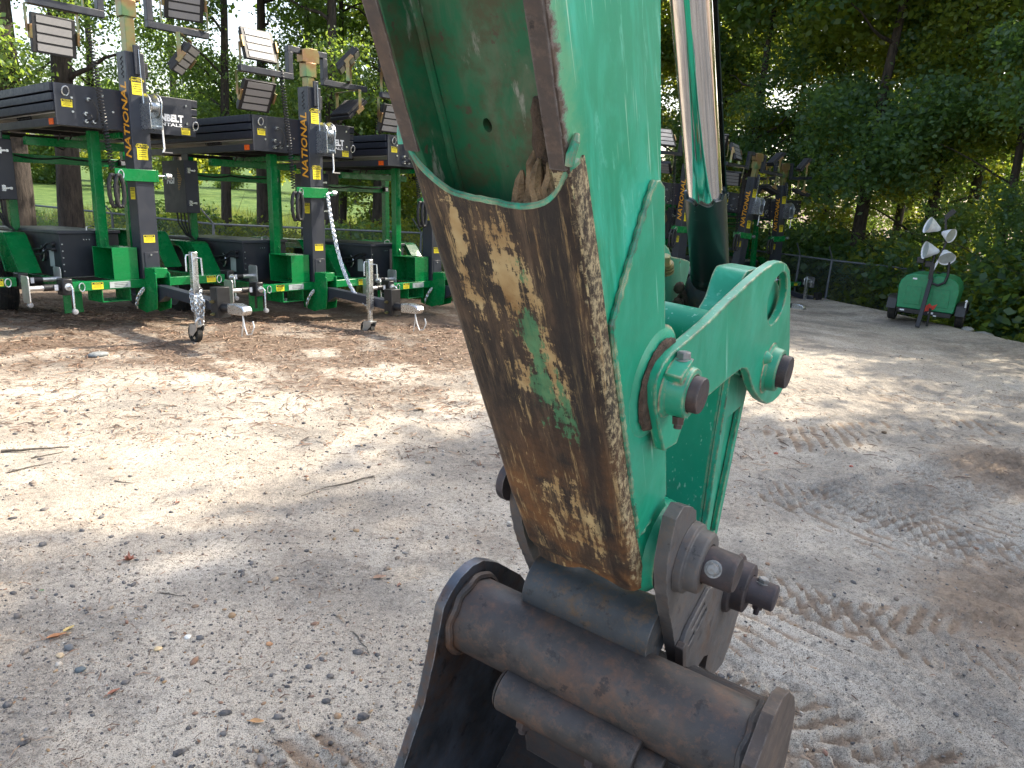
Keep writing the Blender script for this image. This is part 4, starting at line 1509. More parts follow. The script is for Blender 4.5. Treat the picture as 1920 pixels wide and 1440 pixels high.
# curved shell
sh_o = [bp2(0.05, 0.05), bp2(0.10, 0.28), bp2(0.28, 0.36), bp2(0.45, 0.32), bp2(0.58, 0.17), bp2(0.64, -0.05), bp2(0.65, -0.27)]
cur = catmull(sh_o, 6, closed=False)
b = MB()
for i in range(len(cur) - 1):
    (x0, y0), (x1, y1) = cur[i], cur[i + 1]
    d = Vector((x1 - x0, y1 - y0)).normalized()
    nx_, ny_ = -d.y * 0.014, d.x * 0.014
    b.add([(x0, y0, ZL), (x1, y1, ZL), (x1, y1, ZR), (x0, y0, ZR), (x0 + nx_, y0 + ny_, ZL), (x1 + nx_, y1 + ny_, ZL), (x1 + nx_, y1 + ny_, ZR), (x0 + nx_, y0 + ny_, ZR)],
          [(0, 3, 2, 1), (4, 5, 6, 7), (0, 1, 5, 4), (3, 7, 6, 2), (0, 4, 7, 3), (1, 2, 6, 5)])
bpart(b, 'bucket_shell', M['bucketin'], 0)
for k in range(5):
    z = ZL + 0.05 + (ZR - ZL - 0.1) * k / 4
    tt = [bp2(0.655, -0.26), bp2(0.635, -0.26), bp2(0.66, -0.42), bp2(0.675, -0.42)]
    bpart(MB().prism(tt, [], fz, z - 0.025, z + 0.025), 'tooth', M['beltst'], 0.004)
# inner wear bar with bolts under the tube
w1 = full(948, 1290, 1.50)
w2 = full(1165, 1412, 1.38)
zA, zB = w1.z, w1.z + 0.285
b = MB()
b.cyl((w1.x, w1.y, zA), (w1.x, w1.y, zB), 0.043, 0.043, 32)
b.lathe((w1.x, w1.y, zA), (0, 0, -1), [(0.043, 0.0), (0.036, 0.008), (0.0, 0.012)], 32)
bpart(b, 'wear_bar', M['bucket'], 0.003, smooth=50)
q = Vector((w1.x, w1.y))
for dz in (0.05, 0.20):
    b = MB()
    c = Vector((q.x, q.y, zA + dz)) + Vector((DN.x, DN.y, 0)) * 0.042
    b.cyl(c - Vector((DN.x, DN.y, 0)) * 0.01, c + Vector((DN.x, DN.y, 0)) * 0.020, 0.016, 0.016, 6)
    b.cyl(c + Vector((DN.x, DN.y, 0)) * 0.020, c + Vector((DN.x, DN.y, 0)) * 0.034, 0.010, 0.009, 12)
    bpart(b, 'bolt', M['pin'], 0.001)
b = MB()
b.cyl((w1.x + 0.005, w1.y, zB - 0.02), (w1.x + 0.005, w1.y, zB + 0.045), 0.028, 0.028, 24)
bpart(b, 'bar_stub', M['bucket'], 0.003, smooth=50)
b = MB()
b.add([(w1.x + 0.0, w1.y + 0.02, zA + 0.02), (w1.x + 0.22, w1.y - 0.02, zA + 0.02), (w1.x + 0.22, w1.y - 0.02, zB + 0.1), (w1.x, w1.y + 0.02, zB + 0.1),
       (w1.x + 0.0, w1.y + 0.032, zA + 0.02), (w1.x + 0.22, w1.y - 0.008, zA + 0.02), (w1.x + 0.22, w1.y - 0.008, zB + 0.1), (w1.x, w1.y + 0.032, zB + 0.1)],
      [(0, 1, 2, 3), (4, 7, 6, 5), (0, 4, 5, 1), (3, 2, 6, 7), (0, 3, 7, 4), (1, 5, 6, 2)])
bpart(b, 'inner_plate', M['bucketin'], 0)

# cast numbers on the link
def arm_text(body, size, p, xd, yd, mat):
    o = text_part(body, size, p, xd, yd, mat, exc, extrude=0.0015, bold=0.001)
    o.matrix_local = EINV @ ARM @ o.matrix_local
    return o


arm_text('-30', 0.022, (c0[0] - 0.027, c0[1] - 0.027, -0.125), (0, 0, 1), (-0.72, 0.69, 0), M['tealc'])

# rotten wood lodged in the pocket
wd_e = empty('wood_chunk', (0, 0, 0), label='chunk of rotten splintered wood wedged in the pocket of the worn arm', cat='wood chunk')
wp = ARM @ Vector((0.045, 0.028, -0.045))
wd_e.location = wp
for nm, cnt, sc_ in (('splinter', 9, 1.0),):
    for i in range(cnt):
        b = MB()
        zz = -0.085 + 0.060 * i / (cnt - 1) + random.uniform(-0.005, 0.005)
        top = 0.012 + 0.030 * abs(i / (cnt - 1) - 0.45) * 2 + random.uniform(-0.012, 0.012)
        y0 = 0.022 + random.uniform(-0.010, 0.010)
        pts = []
        for k in range(7):
            f = k / 6
            pts.append(ARM @ Vector((0.11 + (top - 0.11) * f, y0 + 0.010 * f + random.uniform(-0.003, 0.003), zz + random.uniform(-0.004, 0.004) + 0.008 * f)))
        rr = [0.011, 0.013, 0.012, 0.011, 0.009, 0.007, 0.002]
        b.tube([p - wp for p in pts], rr, 7)
        bt = b.build('splinter', M['wood'], wd_e, smooth=0)
b = MB()
pts = [ARM @ Vector((-0.035 + 0.012 * k, 0.046, -0.052 + random.uniform(-0.003, 0.003))) - wp for k in range(9)]
b.tube(pts, [0.004, 0.009, 0.012, 0.014, 0.013, 0.014, 0.015, 0.016, 0.016], 8)
b.build('dark_rot', M['dirt'], wd_e, smooth=50)

# ------------------------------------------------------------------ light tower trailers
def fit_text(o, length, height):
    me = o.data
    xs = [v.co.x for v in me.vertices]
    ys = [v.co.y for v in me.vertices]
    cx, cy = (min(xs) + max(xs)) / 2, (min(ys) + max(ys)) / 2
    sx, sy = length / (max(xs) - min(xs)), height / (max(ys) - min(ys))
    for v in me.vertices:
        v.co.x = (v.co.x - cx) * sx
        v.co.y = (v.co.y - cy) * sy


def sticker(root, c, xd, yd, w, h, body='CAUTION'):
    x, y = Vector(xd), Vector(yd)
    z = x.cross(y)
    Mx = Matrix((x, y, z)).transposed().to_4x4()
    Mx.translation = Vector(c)
    st = MB().box((0, 0, 0.0005), (w, h, 0.001)).build('sticker', M['yellow'], root, smooth=0)
    st.matrix_local = Mx
    MB().box((0, h * 0.34, 0.0016), (w * 0.9, h * 0.24, 0.001)).build('sticker_header', M['stblack'], st, smooth=0)
    t = text_mesh(body, h * 0.2, 0.0002, 0, 0.0004)
    t.materials.append(M['yellow'])
    o = link_mesh('lettering', t, st, (0, h * 0.34, 0.0025))
    b = MB()
    for k in range(4):
        b.box((random.uniform(-.06, .06) * w, h * (0.10 - 0.13 * k), 0.0014), (w * random.uniform(0.6, 0.8), h * 0.035, 0.0006))
    b.build('print_lines', M['stblack'], st, smooth=0, kind='stuff')
    return st


def lamp_mesh():
    b = MB()
    b.bb(-0.215, 0.215, -0.045, 0.0, -0.185, 0.185)
    for k in range(15):
        x = -0.195 + 0.39 * k / 14
        b.bb(x - 0.004, x + 0.004, -0.085, -0.0455, -0.165, 0.165)
    return b


def add_lamp(root, x, y, z, tilt, yaw, up):
    """a floodlight above (up=1) or below the bar"""
    fl = lamp_mesh().build('floodlight', M['black'], root, bevel=0.006, loc=(x, y, z))
    fl.rotation_euler = (tilt, 0, yaw)
    for k in range(4):
        zz = 0.132 - 0.088 * k
        b = MB()
        b.prism([(-0.17, zz - 0.030), (-0.165, zz - 0.034), (0.165, zz - 0.034), (0.17, zz - 0.030), (0.17, zz + 0.030), (0.165, zz + 0.034), (-0.165, zz + 0.034), (-0.17, zz + 0.030)], [], lambda u, v, h: (u, h, v), 0.0005, 0.006)
        b.build('lens', M['lens'], fl, smooth=0)
    for sx in (-1, 1):
        MB().bb(sx * 0.232 - 0.012, sx * 0.232 + 0.012, -0.03, 0.02, -0.06, 0.07).build('lamp_clamp', M['gold'], fl, bevel=0.002)
    b = MB()
    zb = -0.26 * up
    for sx in (-1, 1):
        b.beam((sx * 0.255, 0, 0), (sx * 0.255, 0, zb), 0.006, 0.045, (0, 1, 0))
    b.beam((-0.255, 0, zb), (0.255, 0, zb), 0.045, 0.006)
    yk = b.build('lamp_yoke', M['gold'], root, loc=(x, y - 0.02, z))
    yk.rotation_euler = (0, 0, yaw)
    return fl, yk


def helix(p, q, r, turns, n=10):
    p, q = Vector(p), Vector(q)
    d = (q - p)
    a = d.orthogonal().normalized()
    b = d.normalized().cross(a)
    return [p + d * (i / (turns * n)) + (a * cos(2 * pi * i / n) + b * sin(2 * pi * i / n)) * r for i in range(turns * n + 1)]


def chain_link_mb(b, c, d, up, ln=0.056, w=0.036, r=0.0062):
    c, d, up = Vector(c), Vector(d).normalized(), Vector(up)
    s = (up - d * up.dot(d)).normalized()
    pts = []
    for i in range(10):
        t = 2 * pi * i / 10
        pts.append(c + d * (cos(t) * ln / 2) + s * (sin(t) * w / 2))
    b.tube(pts, r, 5, closed=True)


def chain(b, pts, step=0.038):
    pts = [Vector(p) for p in pts]
    cur, k, acc = pts[0], 0, 0
    for i in range(len(pts) - 1):
        seg = pts[i + 1] - pts[i]
        n = max(1, round(seg.length / step))
        for j in range(n):
            chain_link_mb(b, pts[i] + seg * (j + 0.5) / n, seg, (0, 0, 1) if k % 2 and abs(seg.normalized().z) < 0.9 else ((0, 1, 0.1) if k % 2 else (1, 0.1, 0)))
            k += 1


def sag(p, q, s, n=12, side=(0, 0, -1)):
    p, q, sd = Vector(p), Vector(q), Vector(side)
    return [p + (q - p) * (i / n) + sd * (s * 4 * (i / n) * (1 - i / n)) for i in range(n + 1)]


def wheel(root, x, y, z, sgn, R=0.34):
    b = MB()
    b.lathe((x, y, z), (1, 0, 0), [(0.205, -0.085), (0.27, -0.10), (R - 0.02, -0.092), (R, -0.07), (R, -0.045), (R - 0.008, -0.043), (R - 0.008, -0.036), (R, -0.034), (R, -0.004), (R - 0.008, -0.002), (R - 0.008, 0.004), (R, 0.006), (R, 0.034), (R - 0.008, 0.036), (R - 0.008, 0.043), (R, 0.045), (R, 0.07), (R - 0.02, 0.092), (0.27, 0.10), (0.205, 0.085)], 40)
    wh = b.build('wheel', M['rubber'], root, smooth=40)
    b = MB()
    b.lathe((x, y, z), (sgn, 0, 0), [(0.205, -0.08), (0.195, -0.05), (0.195, 0.03), (0.207, 0.07), (0.200, 0.078), (0.185, 0.06), (0.17, 0.03), (0.12, 0.022), (0.10, 0.045), (0.05, 0.05), (0.045, 0.075), (0.0, 0.078)], 32)
    b.build('rim', M['rim'], wh, smooth=40)
    return wh


def make_trailer():
    r = empty('light_tower_trailer')
    G, GR = M['green'], M['grey']
    # frame
    MB().bb(-0.95, 0.86, -0.05, 0.05, 0.43, 0.53).build('cross_member', G, r, bevel=0.006)
    for x in (-0.72, 0.72):
        MB().bb(x - 0.04, x + 0.04, -2.9, -0.052, 0.44, 0.53).build('side_rail', G, r, bevel=0.006)
    MB().bb(-0.76, 0.76, -3.0, -2.902, 0.44, 0.53).build('rear_member', G, r, bevel=0.006)
    # forklift loops under the cross member
    for xx in (0.40,):
        b = MB()
        b.bb(xx - 0.16, xx - 0.15, -0.30, 0.045, 0.29, 0.428)
        b.bb(xx + 0.15, xx + 0.16, -0.30, 0.045, 0.29, 0.428)
        b.bb(xx - 0.1495, xx + 0.1495, -0.30, 0.045, 0.29, 0.30)
        b.build('fork_pocket', G, r, bevel=0.002)
    b = MB()
    b.bb(0.62, 0.70, -0.32, -0.31, 0.16, 0.43)
    b.bb(0.74, 0.82, -0.32, -0.31, 0.16, 0.43)
    b.bb(0.62, 0.82, -0.308, -0.30, 0.16, 0.20)
    b.build('spring_hanger', G, r)
    # tongue bracket
    pl = [(-0.16, 0.18), (0.06, 0.14), (0.30, 0.20), (0.33, 0.36), (0.33, 0.60), (0.24, 0.64), (0.10, 0.66), (0.06, 0.54), (-0.16, 0.44)]
    for x in (0.075, -0.087):
        MB().prism(pl, [], lambda u, v, h: (h, u, v), x, x + 0.012).build('tongue_bracket', G, r, bevel=0.002)
    b = MB().bb(-0.074, 0.074, 0.12, 0.30, 0.55, 0.66)
    b.build('tongue_latch', G, r, bevel=0.004)
    # folding tongue
    MB().prism([(0.12, 0.30), (0.30, 0.28), (0.45, 0.36), (1.50, 0.28), (1.50, 0.39), (0.30, 0.47), (0.12, 0.47)], [], lambda u, v, h: (h, u, v), -0.055, 0.055).build('tongue', GR, r, bevel=0.005)
    b = MB().bb(-0.075, 0.075, 1.40, 1.53, 0.30, 0.62)
    b.build('coupler_channel', M['blacksteel'], r, bevel=0.004, loc=(0, 0, -0.08))
    b = MB()
    b.lathe((0, 1.50, 0.41), (0, 1, 0), [(0.0, 0.03), (0.05, 0.03), (0.05, 0.16), (0.045, 0.18), (0, 0.18)], 18)
    b.build('coupler_neck', M['blacksteel'], r, loc=(0, 0, -0.08))
    b = MB()
    b.prism([(1.66, 0.355), (1.93, 0.365), (1.965, 0.41), (1.93, 0.455), (1.80, 0.475), (1.66, 0.465)], [], lambda u, v, h: (h, u, v), -0.052, 0.052)
    b.build('ball_coupler', M['zinc'], r, bevel=0.012, loc=(0, 0, -0.08))
    b = MB()
    for (z0) in (0.34, 0.47):
        b.cyl((0.076, 1.46, z0), (0.100, 1.46, z0), 0.018, 0.018, 6)
        b.cyl((0.10, 1.46, z0), (0.12, 1.46, z0), 0.010, 0.010, 10)
    b.build('coupler_bolt', M['gold'], r, loc=(0, 0, -0.08))
    # jack
    b = MB()
    b.bb(0.085, 0.150, 1.16, 1.225, 0.34, 0.96)
    j = b.build('jack', M['zinc'], r, bevel=0.004, loc=(0, 0, -0.07))
    MB().bb(0.095, 0.140, 1.17, 1.215, 0.16, 0.34).build('jack_leg', M['zinc'], j, bevel=0.003)
    b = MB()
    b.tube([(0.155, 1.19, 0.93), (0.19, 1.19, 0.93), (0.20, 1.19, 0.90), (0.20, 1.19, 0.76)], 0.008, 8)
    b.tube([(0.09, 1.23, 0.90), (0.085, 1.29, 0.90), (0.085, 1.30, 0.72)], 0.009, 8)
    b.build('jack_handle', M['zinc'], j)
    b = MB()
    b.prism([(1.12, 0.20), (1.26, 0.20), (1.24, 0.14), (1.16, 0.07), (1.10, 0.09)], [], lambda u, v, h: (h, u, v), 0.070, 0.076)
    b.prism([(1.12, 0.20), (1.26, 0.20), (1.24, 0.14), (1.16, 0.07), (1.10, 0.09)], [], lambda u, v, h: (h, u, v), 0.160, 0.166)
    b.bb(0.077, 0.159, 1.12, 1.26, 0.192, 0.198)
    b.build('caster_fork', M['alu'], j)
    b = MB()
    b.lathe((0.118, 1.14, 0.10), (1, 0, 0), [(0.075, -0.03), (0.10, -0.028), (0.102, 0), (0.10, 0.028), (0.075, 0.03), (0.075, -0.03)], 28)
    for k in range(5):
        a = 2 * pi * k / 5
        b.beam((0.118, 1.14, 0.10), (0.118, 1.14 + 0.078 * cos(a), 0.10 + 0.078 * sin(a)), 0.02, 0.02, (1, 0, 0))
    b.build('caster_wheel', M['rubber'], j)
    # outriggers
    for sg in (1, -1):
        x0 = 0.87 if sg > 0 else -0.96
        b = MB()
        b.bb(x0, x0 + sg * 0.10, -0.075, 0.085, 0.40, 0.575)
        o = b.build('outrigger', M['blacksteel'], r, bevel=0.012)
        MB().cyl((x0 + sg * 0.10, 0, 0.485), (x0 + sg * 0.26, 0, 0.485), 0.036, 0.036, 18).build('outrigger_tube', M['black'], o)
        MB().cyl((x0 + sg * 0.26, 0, 0.485), (x0 + sg * 0.42, 0, 0.485), 0.027, 0.027, 16).build('outrigger_leg', M['alu'], o)
        b = MB()
        b.prism([(-0.09, 0.36), (-0.07, 0.34), (0.07, 0.34), (0.09, 0.36), (0.09, 0.60), (0.07, 0.62), (-0.07, 0.62), (-0.09, 0.60)], [], lambda u, v, h: (h, u, v), x0 + sg * 0.42, x0 + sg * 0.432)
        b.build('foot_pad', M['alu'], o, bevel=0.002)
        b = MB()
        b.lathe((x0 + sg * 0.05, 0.086, 0.49), (0, 1, 0), [(0.04, 0), (0.04, 0.02), (0.0, 0.024)], 16)
        b.tube([(x0 + sg * 0.05, 0.10, 0.49), (x0 + sg * 0.05, 0.15, 0.50), (x0 + sg * 0.04, 0.17, 0.48), (x0 + sg * 0.045, 0.175, 0.26)], 0.011, 8)
        b.build('crank', M['zinc'], o)
        b = MB()
        b.lathe((x0 + sg * 0.045, 0.16, 0.235), (0, 1, 0), [(0, 0), (0.028, 0.004), (0.032, 0.02), (0.028, 0.045), (0, 0.05)], 8)
        b.build('crank_knob', M['pin'] if False else M['rim'], o)
        MB().bb(x0 + sg * 0.13, x0 + sg * 0.165, 0.034, 0.040, 0.455, 0.515).build('outrigger_label', M['white'], o)
        b = MB()
        b.tube([(x0 + sg * -0.10 + 0.03 * cos(a), 0.06, 0.475 + 0.045 * sin(a)) for a in [2 * pi * i / 12 for i in range(12)]], 0.007, 6, closed=True)
        b.build('lock_pin_ring', M['zinc'], o)
    sticker(r, (0.60, 0.0505, 0.48), (-1, 0, 0), (0, 0, 1), 0.12, 0.075)
    sticker(r, (-0.76, 0.0505, 0.48), (-1, 0, 0), (0, 0, 1), 0.12, 0.075)
    MB().bb(0.24, 0.47, 0.0505, 0.0525, 0.445, 0.515).build('rating_plate', M['silverst'], r)
    b = MB()
    for k in range(3):
        b.bb(0.27, 0.27 + 0.15, 0.0527, 0.0533, 0.458 + 0.018 * k, 0.463 + 0.018 * k)
    b.build('print_lines', M['stblack'], r, kind='stuff')
    # document box, open on the side
    b = MB()
    b.bb(0.13, 0.41, 0.034, 0.042, 0.532, 0.885)
    b.bb(0.13, 0.41, -0.43, -0.422, 0.532, 0.885)
    b.bb(0.13, 0.41, -0.4215, 0.0335, 0.877, 0.885)
    b.bb(0.13, 0.41, -0.4215, 0.0335, 0.532, 0.540)
    b.bb(0.13, 0.138, -0.4215, 0.0335, 0.5405, 0.8765)
    b.build('open_box', G, r, bevel=0.002)
    # mast
    mx0, mx1, my0, my1 = -0.105, 0.105, -0.105, 0.09
    MB().bb(mx0, mx1, my0, my1, 0.532, 2.97).build('mast', GR, r, bevel=0.006)
    MB().bb(mx0 + 0.02, mx1 - 0.035, my1 + 0.001, my1 + 0.006, 0.56, 0.83).build('mast_cover', GR, r, bevel=0.002)
    b = MB()
    for z in (0.59, 0.80):
        b.cyl((0.0, my1 + 0.006, z), (0.0, my1 + 0.018, z), 0.011, 0.011, 6)
    b.build('cover_bolt', M['zinc'], r)
    sticker(r, (0.0, my1 + 0.001, 0.98), (-1, 0, 0), (0, 0, 1), 0.13, 0.085, 'WARNING')
    sticker(r, (mx1 + 0.001, 0.01, 1.48), (0, 1, 0), (0, 0, 1), 0.10, 0.13, 'DANGER')
    sticker(r, (0.0, my1 + 0.001, 1.93), (-1, 0, 0), (0, 0, 1), 0.12, 0.17)
    sticker(r, (0.0, my1 + 0.001, 2.62), (-1, 0, 0), (0, 0, 1), 0.12, 0.18)
    t = text_part('NATIONAL', 0.1, (mx1 + 0.0005, -0.005, 2.26), (0, 0, 1), (0, -1, 0), M['amber'], r, shear=0.25, bold=0.002, extrude=0.0008)
    fit_text(t, 0.80, 0.125)
    # wavy decal above the name
    b = MB()
    pts = [(mx1 + 0.002, 0.005 + 0.022 * sin(i * 1.05), 2.70 + 0.22 * i / 26) for i in range(27)]
    b.tube(pts, 0.004, 5)
    b.build('coil_decal', M['stblack'], r)
    MB().bb(-0.05, 0.02, my1 + 0.001, my1 + 0.03, 2.74, 3.04).build('mast_pulley_guard', GR, r, bevel=0.004)
    MB().bb(-0.16, -0.107, -0.02, 0.05, 2.72, 2.88).build('mast_guide', M['black'], r, bevel=0.004)
    MB().cyl((-0.03, my1 + 0.032, 3.0), (-0.03, my1 + 0.05, 2.42), 0.004, 0.004, 6).build('winch_cable', M['zinc'], r)
    # inner mast and head
    MB().bb(-0.045, 0.06, -0.06, 0.05, 2.78, 3.20).build('inner_mast', M['gold'], r, bevel=0.004)
    b = MB()
    b.bb(-0.075, 0.085, -0.075, 0.060, 3.16, 3.33)
    hd = b.build('head_bracket', M['gold'], r, bevel=0.004)
    MB().prism([(-0.13, 3.33), (0.13, 3.33), (0.13, 3.47), (0.04, 3.50), (-0.10, 3.50), (-0.13, 3.44)], [], lambda u, v, h: (u, h, v), -0.06, 0.055).build('head_plate', M['gold'], hd, bevel=0.004)
    for sg in (1, -1):
        c = 0.02
        b = MB()
        b.bb(c + sg * 0.115, c + sg * 0.30, -0.045, 0.025, 3.42, 3.49)
        b.bb(c + sg * 0.2305, c + sg * 0.3005, -0.0455, 0.0255, 3.17, 3.4195)
        b.bb(c + sg * 0.2305, c + sg * 0.97, -0.045, 0.025, 3.10, 3.17)
        b.build('lamp_bar', GR, r, bevel=0.004)
    lamps = []
    for (x, z, tl, yw, up) in ((0.70, 3.43, radians(38), 0.0, 1), (0.76, 2.84, radians(-6), 0.0, -1), (-0.68, 3.44, radians(-35), radians(-70), 1), (-0.66, 2.82, radians(-14), 0.05, -1)):
        lamps.append(add_lamp(r, x, -0.01, z, tl, yw, up))
    # coiled cord
    b = MB()
    b.tube(helix((0.42, 0.0, 3.15), (0.33, 0.05, 1.72), 0.028, 44, 8), 0.0065, 5)
    b.build('coiled_cord', M['black'], r)
    b = MB()
    for (cx, cy) in ((0.36, 0.10), (0.30, 0.12)):
        pts = [(cx + 0.045 * sin(t), cy, 1.50 - 0.17 * cos(t)) for t in [2 * pi * i / 24 for i in range(24)]]
        b.tube(pts, [0.026 if i % 2 else 0.020 for i in range(24)], 8, closed=True)
    b.build('cord_loops', M['black'], r)
    # winch
    b = MB()
    b.bb(-0.02, -0.012, my1 + 0.001, 0.30, 2.17, 2.44)
    b.bb(-0.15, -0.142, my1 + 0.001, 0.30, 2.17, 2.44)
    b.bb(-0.1415, -0.0205, my1 + 0.001, my1 + 0.007, 2.19, 2.42)
    b.bb(-0.1415, -0.0205, 0.225, 0.235, 2.20, 2.215)
    w = b.build('winch', M['zinc'], r, bevel=0.002)
    b = MB()
    b.lathe((-0.135, 0.17, 2.42), (1, 0, 0), [(0, 0), (0.125, 0.0), (0.125, 0.006), (0.05, 0.010), (0.05, 0.09), (0.125, 0.095), (0.125, 0.102), (0, 0.104)], 32)
    b.build('winch_drum', M['zinc'], w)
    b = MB()
    b.lathe((-0.157, 0.17, 2.42), (1, 0, 0), [(0, 0), (0.138, 0.0), (0.138, 0.009), (0, 0.010)], 36)
    b.build('winch_gear', M['zinc'], w)
    b = MB()
    b.tube([(-0.16, 0.16, 2.26), (-0.20, 0.16, 2.26), (-0.215, 0.16, 2.22), (-0.215, 0.17, 1.98), (-0.19, 0.18, 1.93)], 0.012, 8)
    b.build('winch_crank', M['alu'], w)
    MB().cyl((-0.19, 0.18, 1.93), (-0.30, 0.18, 1.93), 0.016, 0.016, 12).build('winch_grip', M['black'], w)
    # mast support and collar
    b = MB()
    b.bb(0.20, 0.30, -0.56, -0.46, 0.532, 2.154)
    sp = b.build('mast_support', G, r, bevel=0.004)
    MB().prism([(-0.4585, 0.532), (-0.4585, 0.98), (-0.434, 0.95), (-0.434, 0.532)], [], lambda u, v, h: (h, u, v), 0.235, 0.247).build('gusset', G, sp)
    b = MB()
    b.bb(-0.13, 0.33, 0.0925, 0.115, 1.61, 1.74)
    b.bb(-0.155, -0.132, -0.20, 0.115, 1.61, 1.74)
    b.bb(0.107, 0.128, -0.19, 0.092, 1.61, 1.74)
    b.build('mast_collar', G, r, bevel=0.003)
    b = MB()
    b.tube([(0.27 + 0.03 * cos(a), 0.115, 1.675 + 0.05 * sin(a)) for a in [2 * pi * i / 12 for i in range(12)]], 0.007, 6, closed=True)
    b.build('lock_pin_ring', M['zinc'], r)
    b = MB()
    b.cyl((-0.14, 0.05, 1.68), (-0.30, 0.05, 1.68), 0.012, 0.012, 10)
    b.cyl((-0.27, 0.05, 1.68), (-0.33, 0.05, 1.68), 0.036, 0.036, 10)
    b.build('clamp_knob', M['zinc'], r)
    # battery box with lid
    b = MB().bb(0.02, 0.68, -2.45, -0.60, 0.532, 1.015)
    bx = b.build('battery_box', M['greyb'], r, bevel=0.004)
    MB().bb(0.0, 0.70, -2.47, -0.58, 1.016, 1.052).build('lid', GR, bx, bevel=0.006)
    b = MB()
    for k in range(5):
        b.cyl((0.66, -0.598, 0.60 + 0.075 * k), (0.66, -0.590, 0.60 + 0.075 * k), 0.008, 0.008, 8)
    for k in range(3):
        b.cyl((0.42 - 0.03 * k, -0.598, 0.95), (0.42 - 0.03 * k, -0.592, 0.95), 0.006, 0.006, 8)
    b.build('rivet', M['zinc'], bx, kind='stuff')
    b = MB()
    b.lathe((0.682, -1.05, 0.78), (1, 0, 0), [(0.0, 0.004), (0.07, 0.004), (0.075, 0.03), (0.09, 0.03), (0.092, 0.0)], 24)
    b.build('vent_cap', M['black'], bx)
    b = MB()
    b.tube([(0.715, -1.05 + 0.09 * cos(a), 0.78 + 0.09 * sin(a)) for a in [radians(-70 + 140 * i / 10) for i in range(11)]], 0.008, 6)
    b.build('vent_bail', M['zinc'], bx)
    MB().bb(0.6815, 0.6835, -0.90, -0.78, 0.64, 0.82).build('box_label', M['silverst'], bx)
    b = MB()
    for z0, dz in ((0.90, 0.0), (0.84, -0.02)):
        b.tube([(0.70, -0.74, z0), (0.73, -0.80, z0 + 0.005), (0.74, -0.95, z0 - 0.06), (0.74, -1.20, z0 - 0.08), (0.72, -1.45, z0 + 0.02 + dz)], 0.012, 7)
        b.cyl((0.68, -0.74, z0), (0.72, -0.74, z0), 0.028, 0.024, 12)
    b.build('box_cable', M['black'], bx)
    b = MB()
    b.tube([(0.35, -0.66, 1.05), (0.35, -0.66, 1.09), (0.30, -0.66, 1.105), (0.25, -0.66, 1.09), (0.25, -0.66, 1.05)], 0.008, 6)
    b.build('lid_handle', M['zinc'], bx)
    # fenders
    for sg in (1, -1):
        xo = sg * 0.98
        xi = sg * 0.745
        outer = [(-1.00, 0.56), (-1.32, 0.98), (-1.38, 1.01), (-2.54, 1.01), (-2.62, 0.98), (-2.94, 0.56)]
        arch = [(-1.40, 0.561), (-1.54, 0.86), (-1.60, 0.925), (-1.68, 0.95), (-2.24, 0.95), (-2.34, 0.925), (-2.40, 0.86), (-2.56, 0.561)]
        poly = outer[:1] + outer[1:-1] + outer[-1:] + list(reversed(arch))
        f = MB().prism(poly, [], lambda u, v, h: (h, u, v), xo - sg * 0.012, xo).build('fender', G, r, bevel=0.004)
        b = MB()
        for (y0, z0), (y1, z1) in zip(outer[:-1], outer[1:]):
            d = Vector((0, y1 - y0, z1 - z0)).normalized()
            nn = Vector((0, -d.z, d.y)) * 0.008
            a0, a1 = (xi, y0, z0), (xi, y1, z1)
            b0, b1 = (xo - sg * 0.0125, y0, z0), (xo - sg * 0.0125, y1, z1)
            P = [Vector(q) for q in (a0, a1, b1, b0)]
            P += [q + nn for q in P]
            b.add(P, [(0, 1, 2, 3), (4, 7, 6, 5), (0, 4, 5, 1), (3, 2, 6, 7), (0, 3, 7, 4), (1, 5, 6, 2)])
        b.build('fender_top', G, f)
        b = MB()
        b.tube([(xo - sg * 0.004, y, z) for y, z in arch], 0.012, 8)
        b.build('arch_rim', G, f)
        wheel(r, sg * 0.86, -1.97, 0.31, sg)
    b = MB().bb(-0.80, 0.80, -1.91, -1.81, 0.31, 0.41)
    b.build('axle', M['black'], r)
    for sg in (1, -1):
        b = MB()
        b.bb(sg * 0.62 - 0.03, sg * 0.62 + 0.03, -2.3, -1.4, 0.41, 0.435)
        b.bb(sg * 0.62 - 0.03, sg * 0.62 + 0.03, -1.95, -1.77, 0.385, 0.41)
        b.build('leaf_spring', M['black'], r)
    # canopy frame posts
    for sg, y0, z0 in ((1, -1.70, 1.02), (-1, -1.78, 0.532)):
        MB().bb(sg * 0.72 - 0.045, sg * 0.72 + 0.045, y0 - 0.045, y0 + 0.045, z0, 2.12).build('canopy_post', G, r, bevel=0.004)
    MB().bb(-0.675, 0.675, -1.80, -1.71, 1.82, 1.92).build('canopy_beam', G, r, bevel=0.004)
    MB().bb(-0.675, 0.675, -1.30, -1.22, 2.00, 2.09).build('canopy_beam', G, r, bevel=0.004)
    MB().bb(-0.05, 0.05, -1.70, -0.302, 2.0905, 2.15).build('canopy_spine', G, r, bevel=0.004)
    b = MB()
    b.tube(sag((0.64, -1.70, 1.90), (0.1, -1.70, 1.90), 0.03) + sag((0.1, -1.70, 1.90), (-0.6, -1.70, 1.90), 0.02), 0.010, 6)
    b.build('canopy_cable', M['black'], r)
    MB().bb(-0.66, -0.58, -1.70, -1.64, 1.84, 1.92).build('work_light', M['black'], r, bevel=0.004)
    MB().bb(-0.645, -0.595, -1.639, -1.634, 1.85, 1.90).build('work_light_lens', M['white'], r)
    # control cabinet
    cb = MB().bb(0.74, 0.93, -2.02, -1.46, 1.38, 2.06).build('control_cabinet', M['greyb'], r, bevel=0.003)
    MB().bb(0.745, 0.925, -1.459, -1.452, 1.385, 2.055).build('cabinet_door', GR, cb, bevel=0.002)
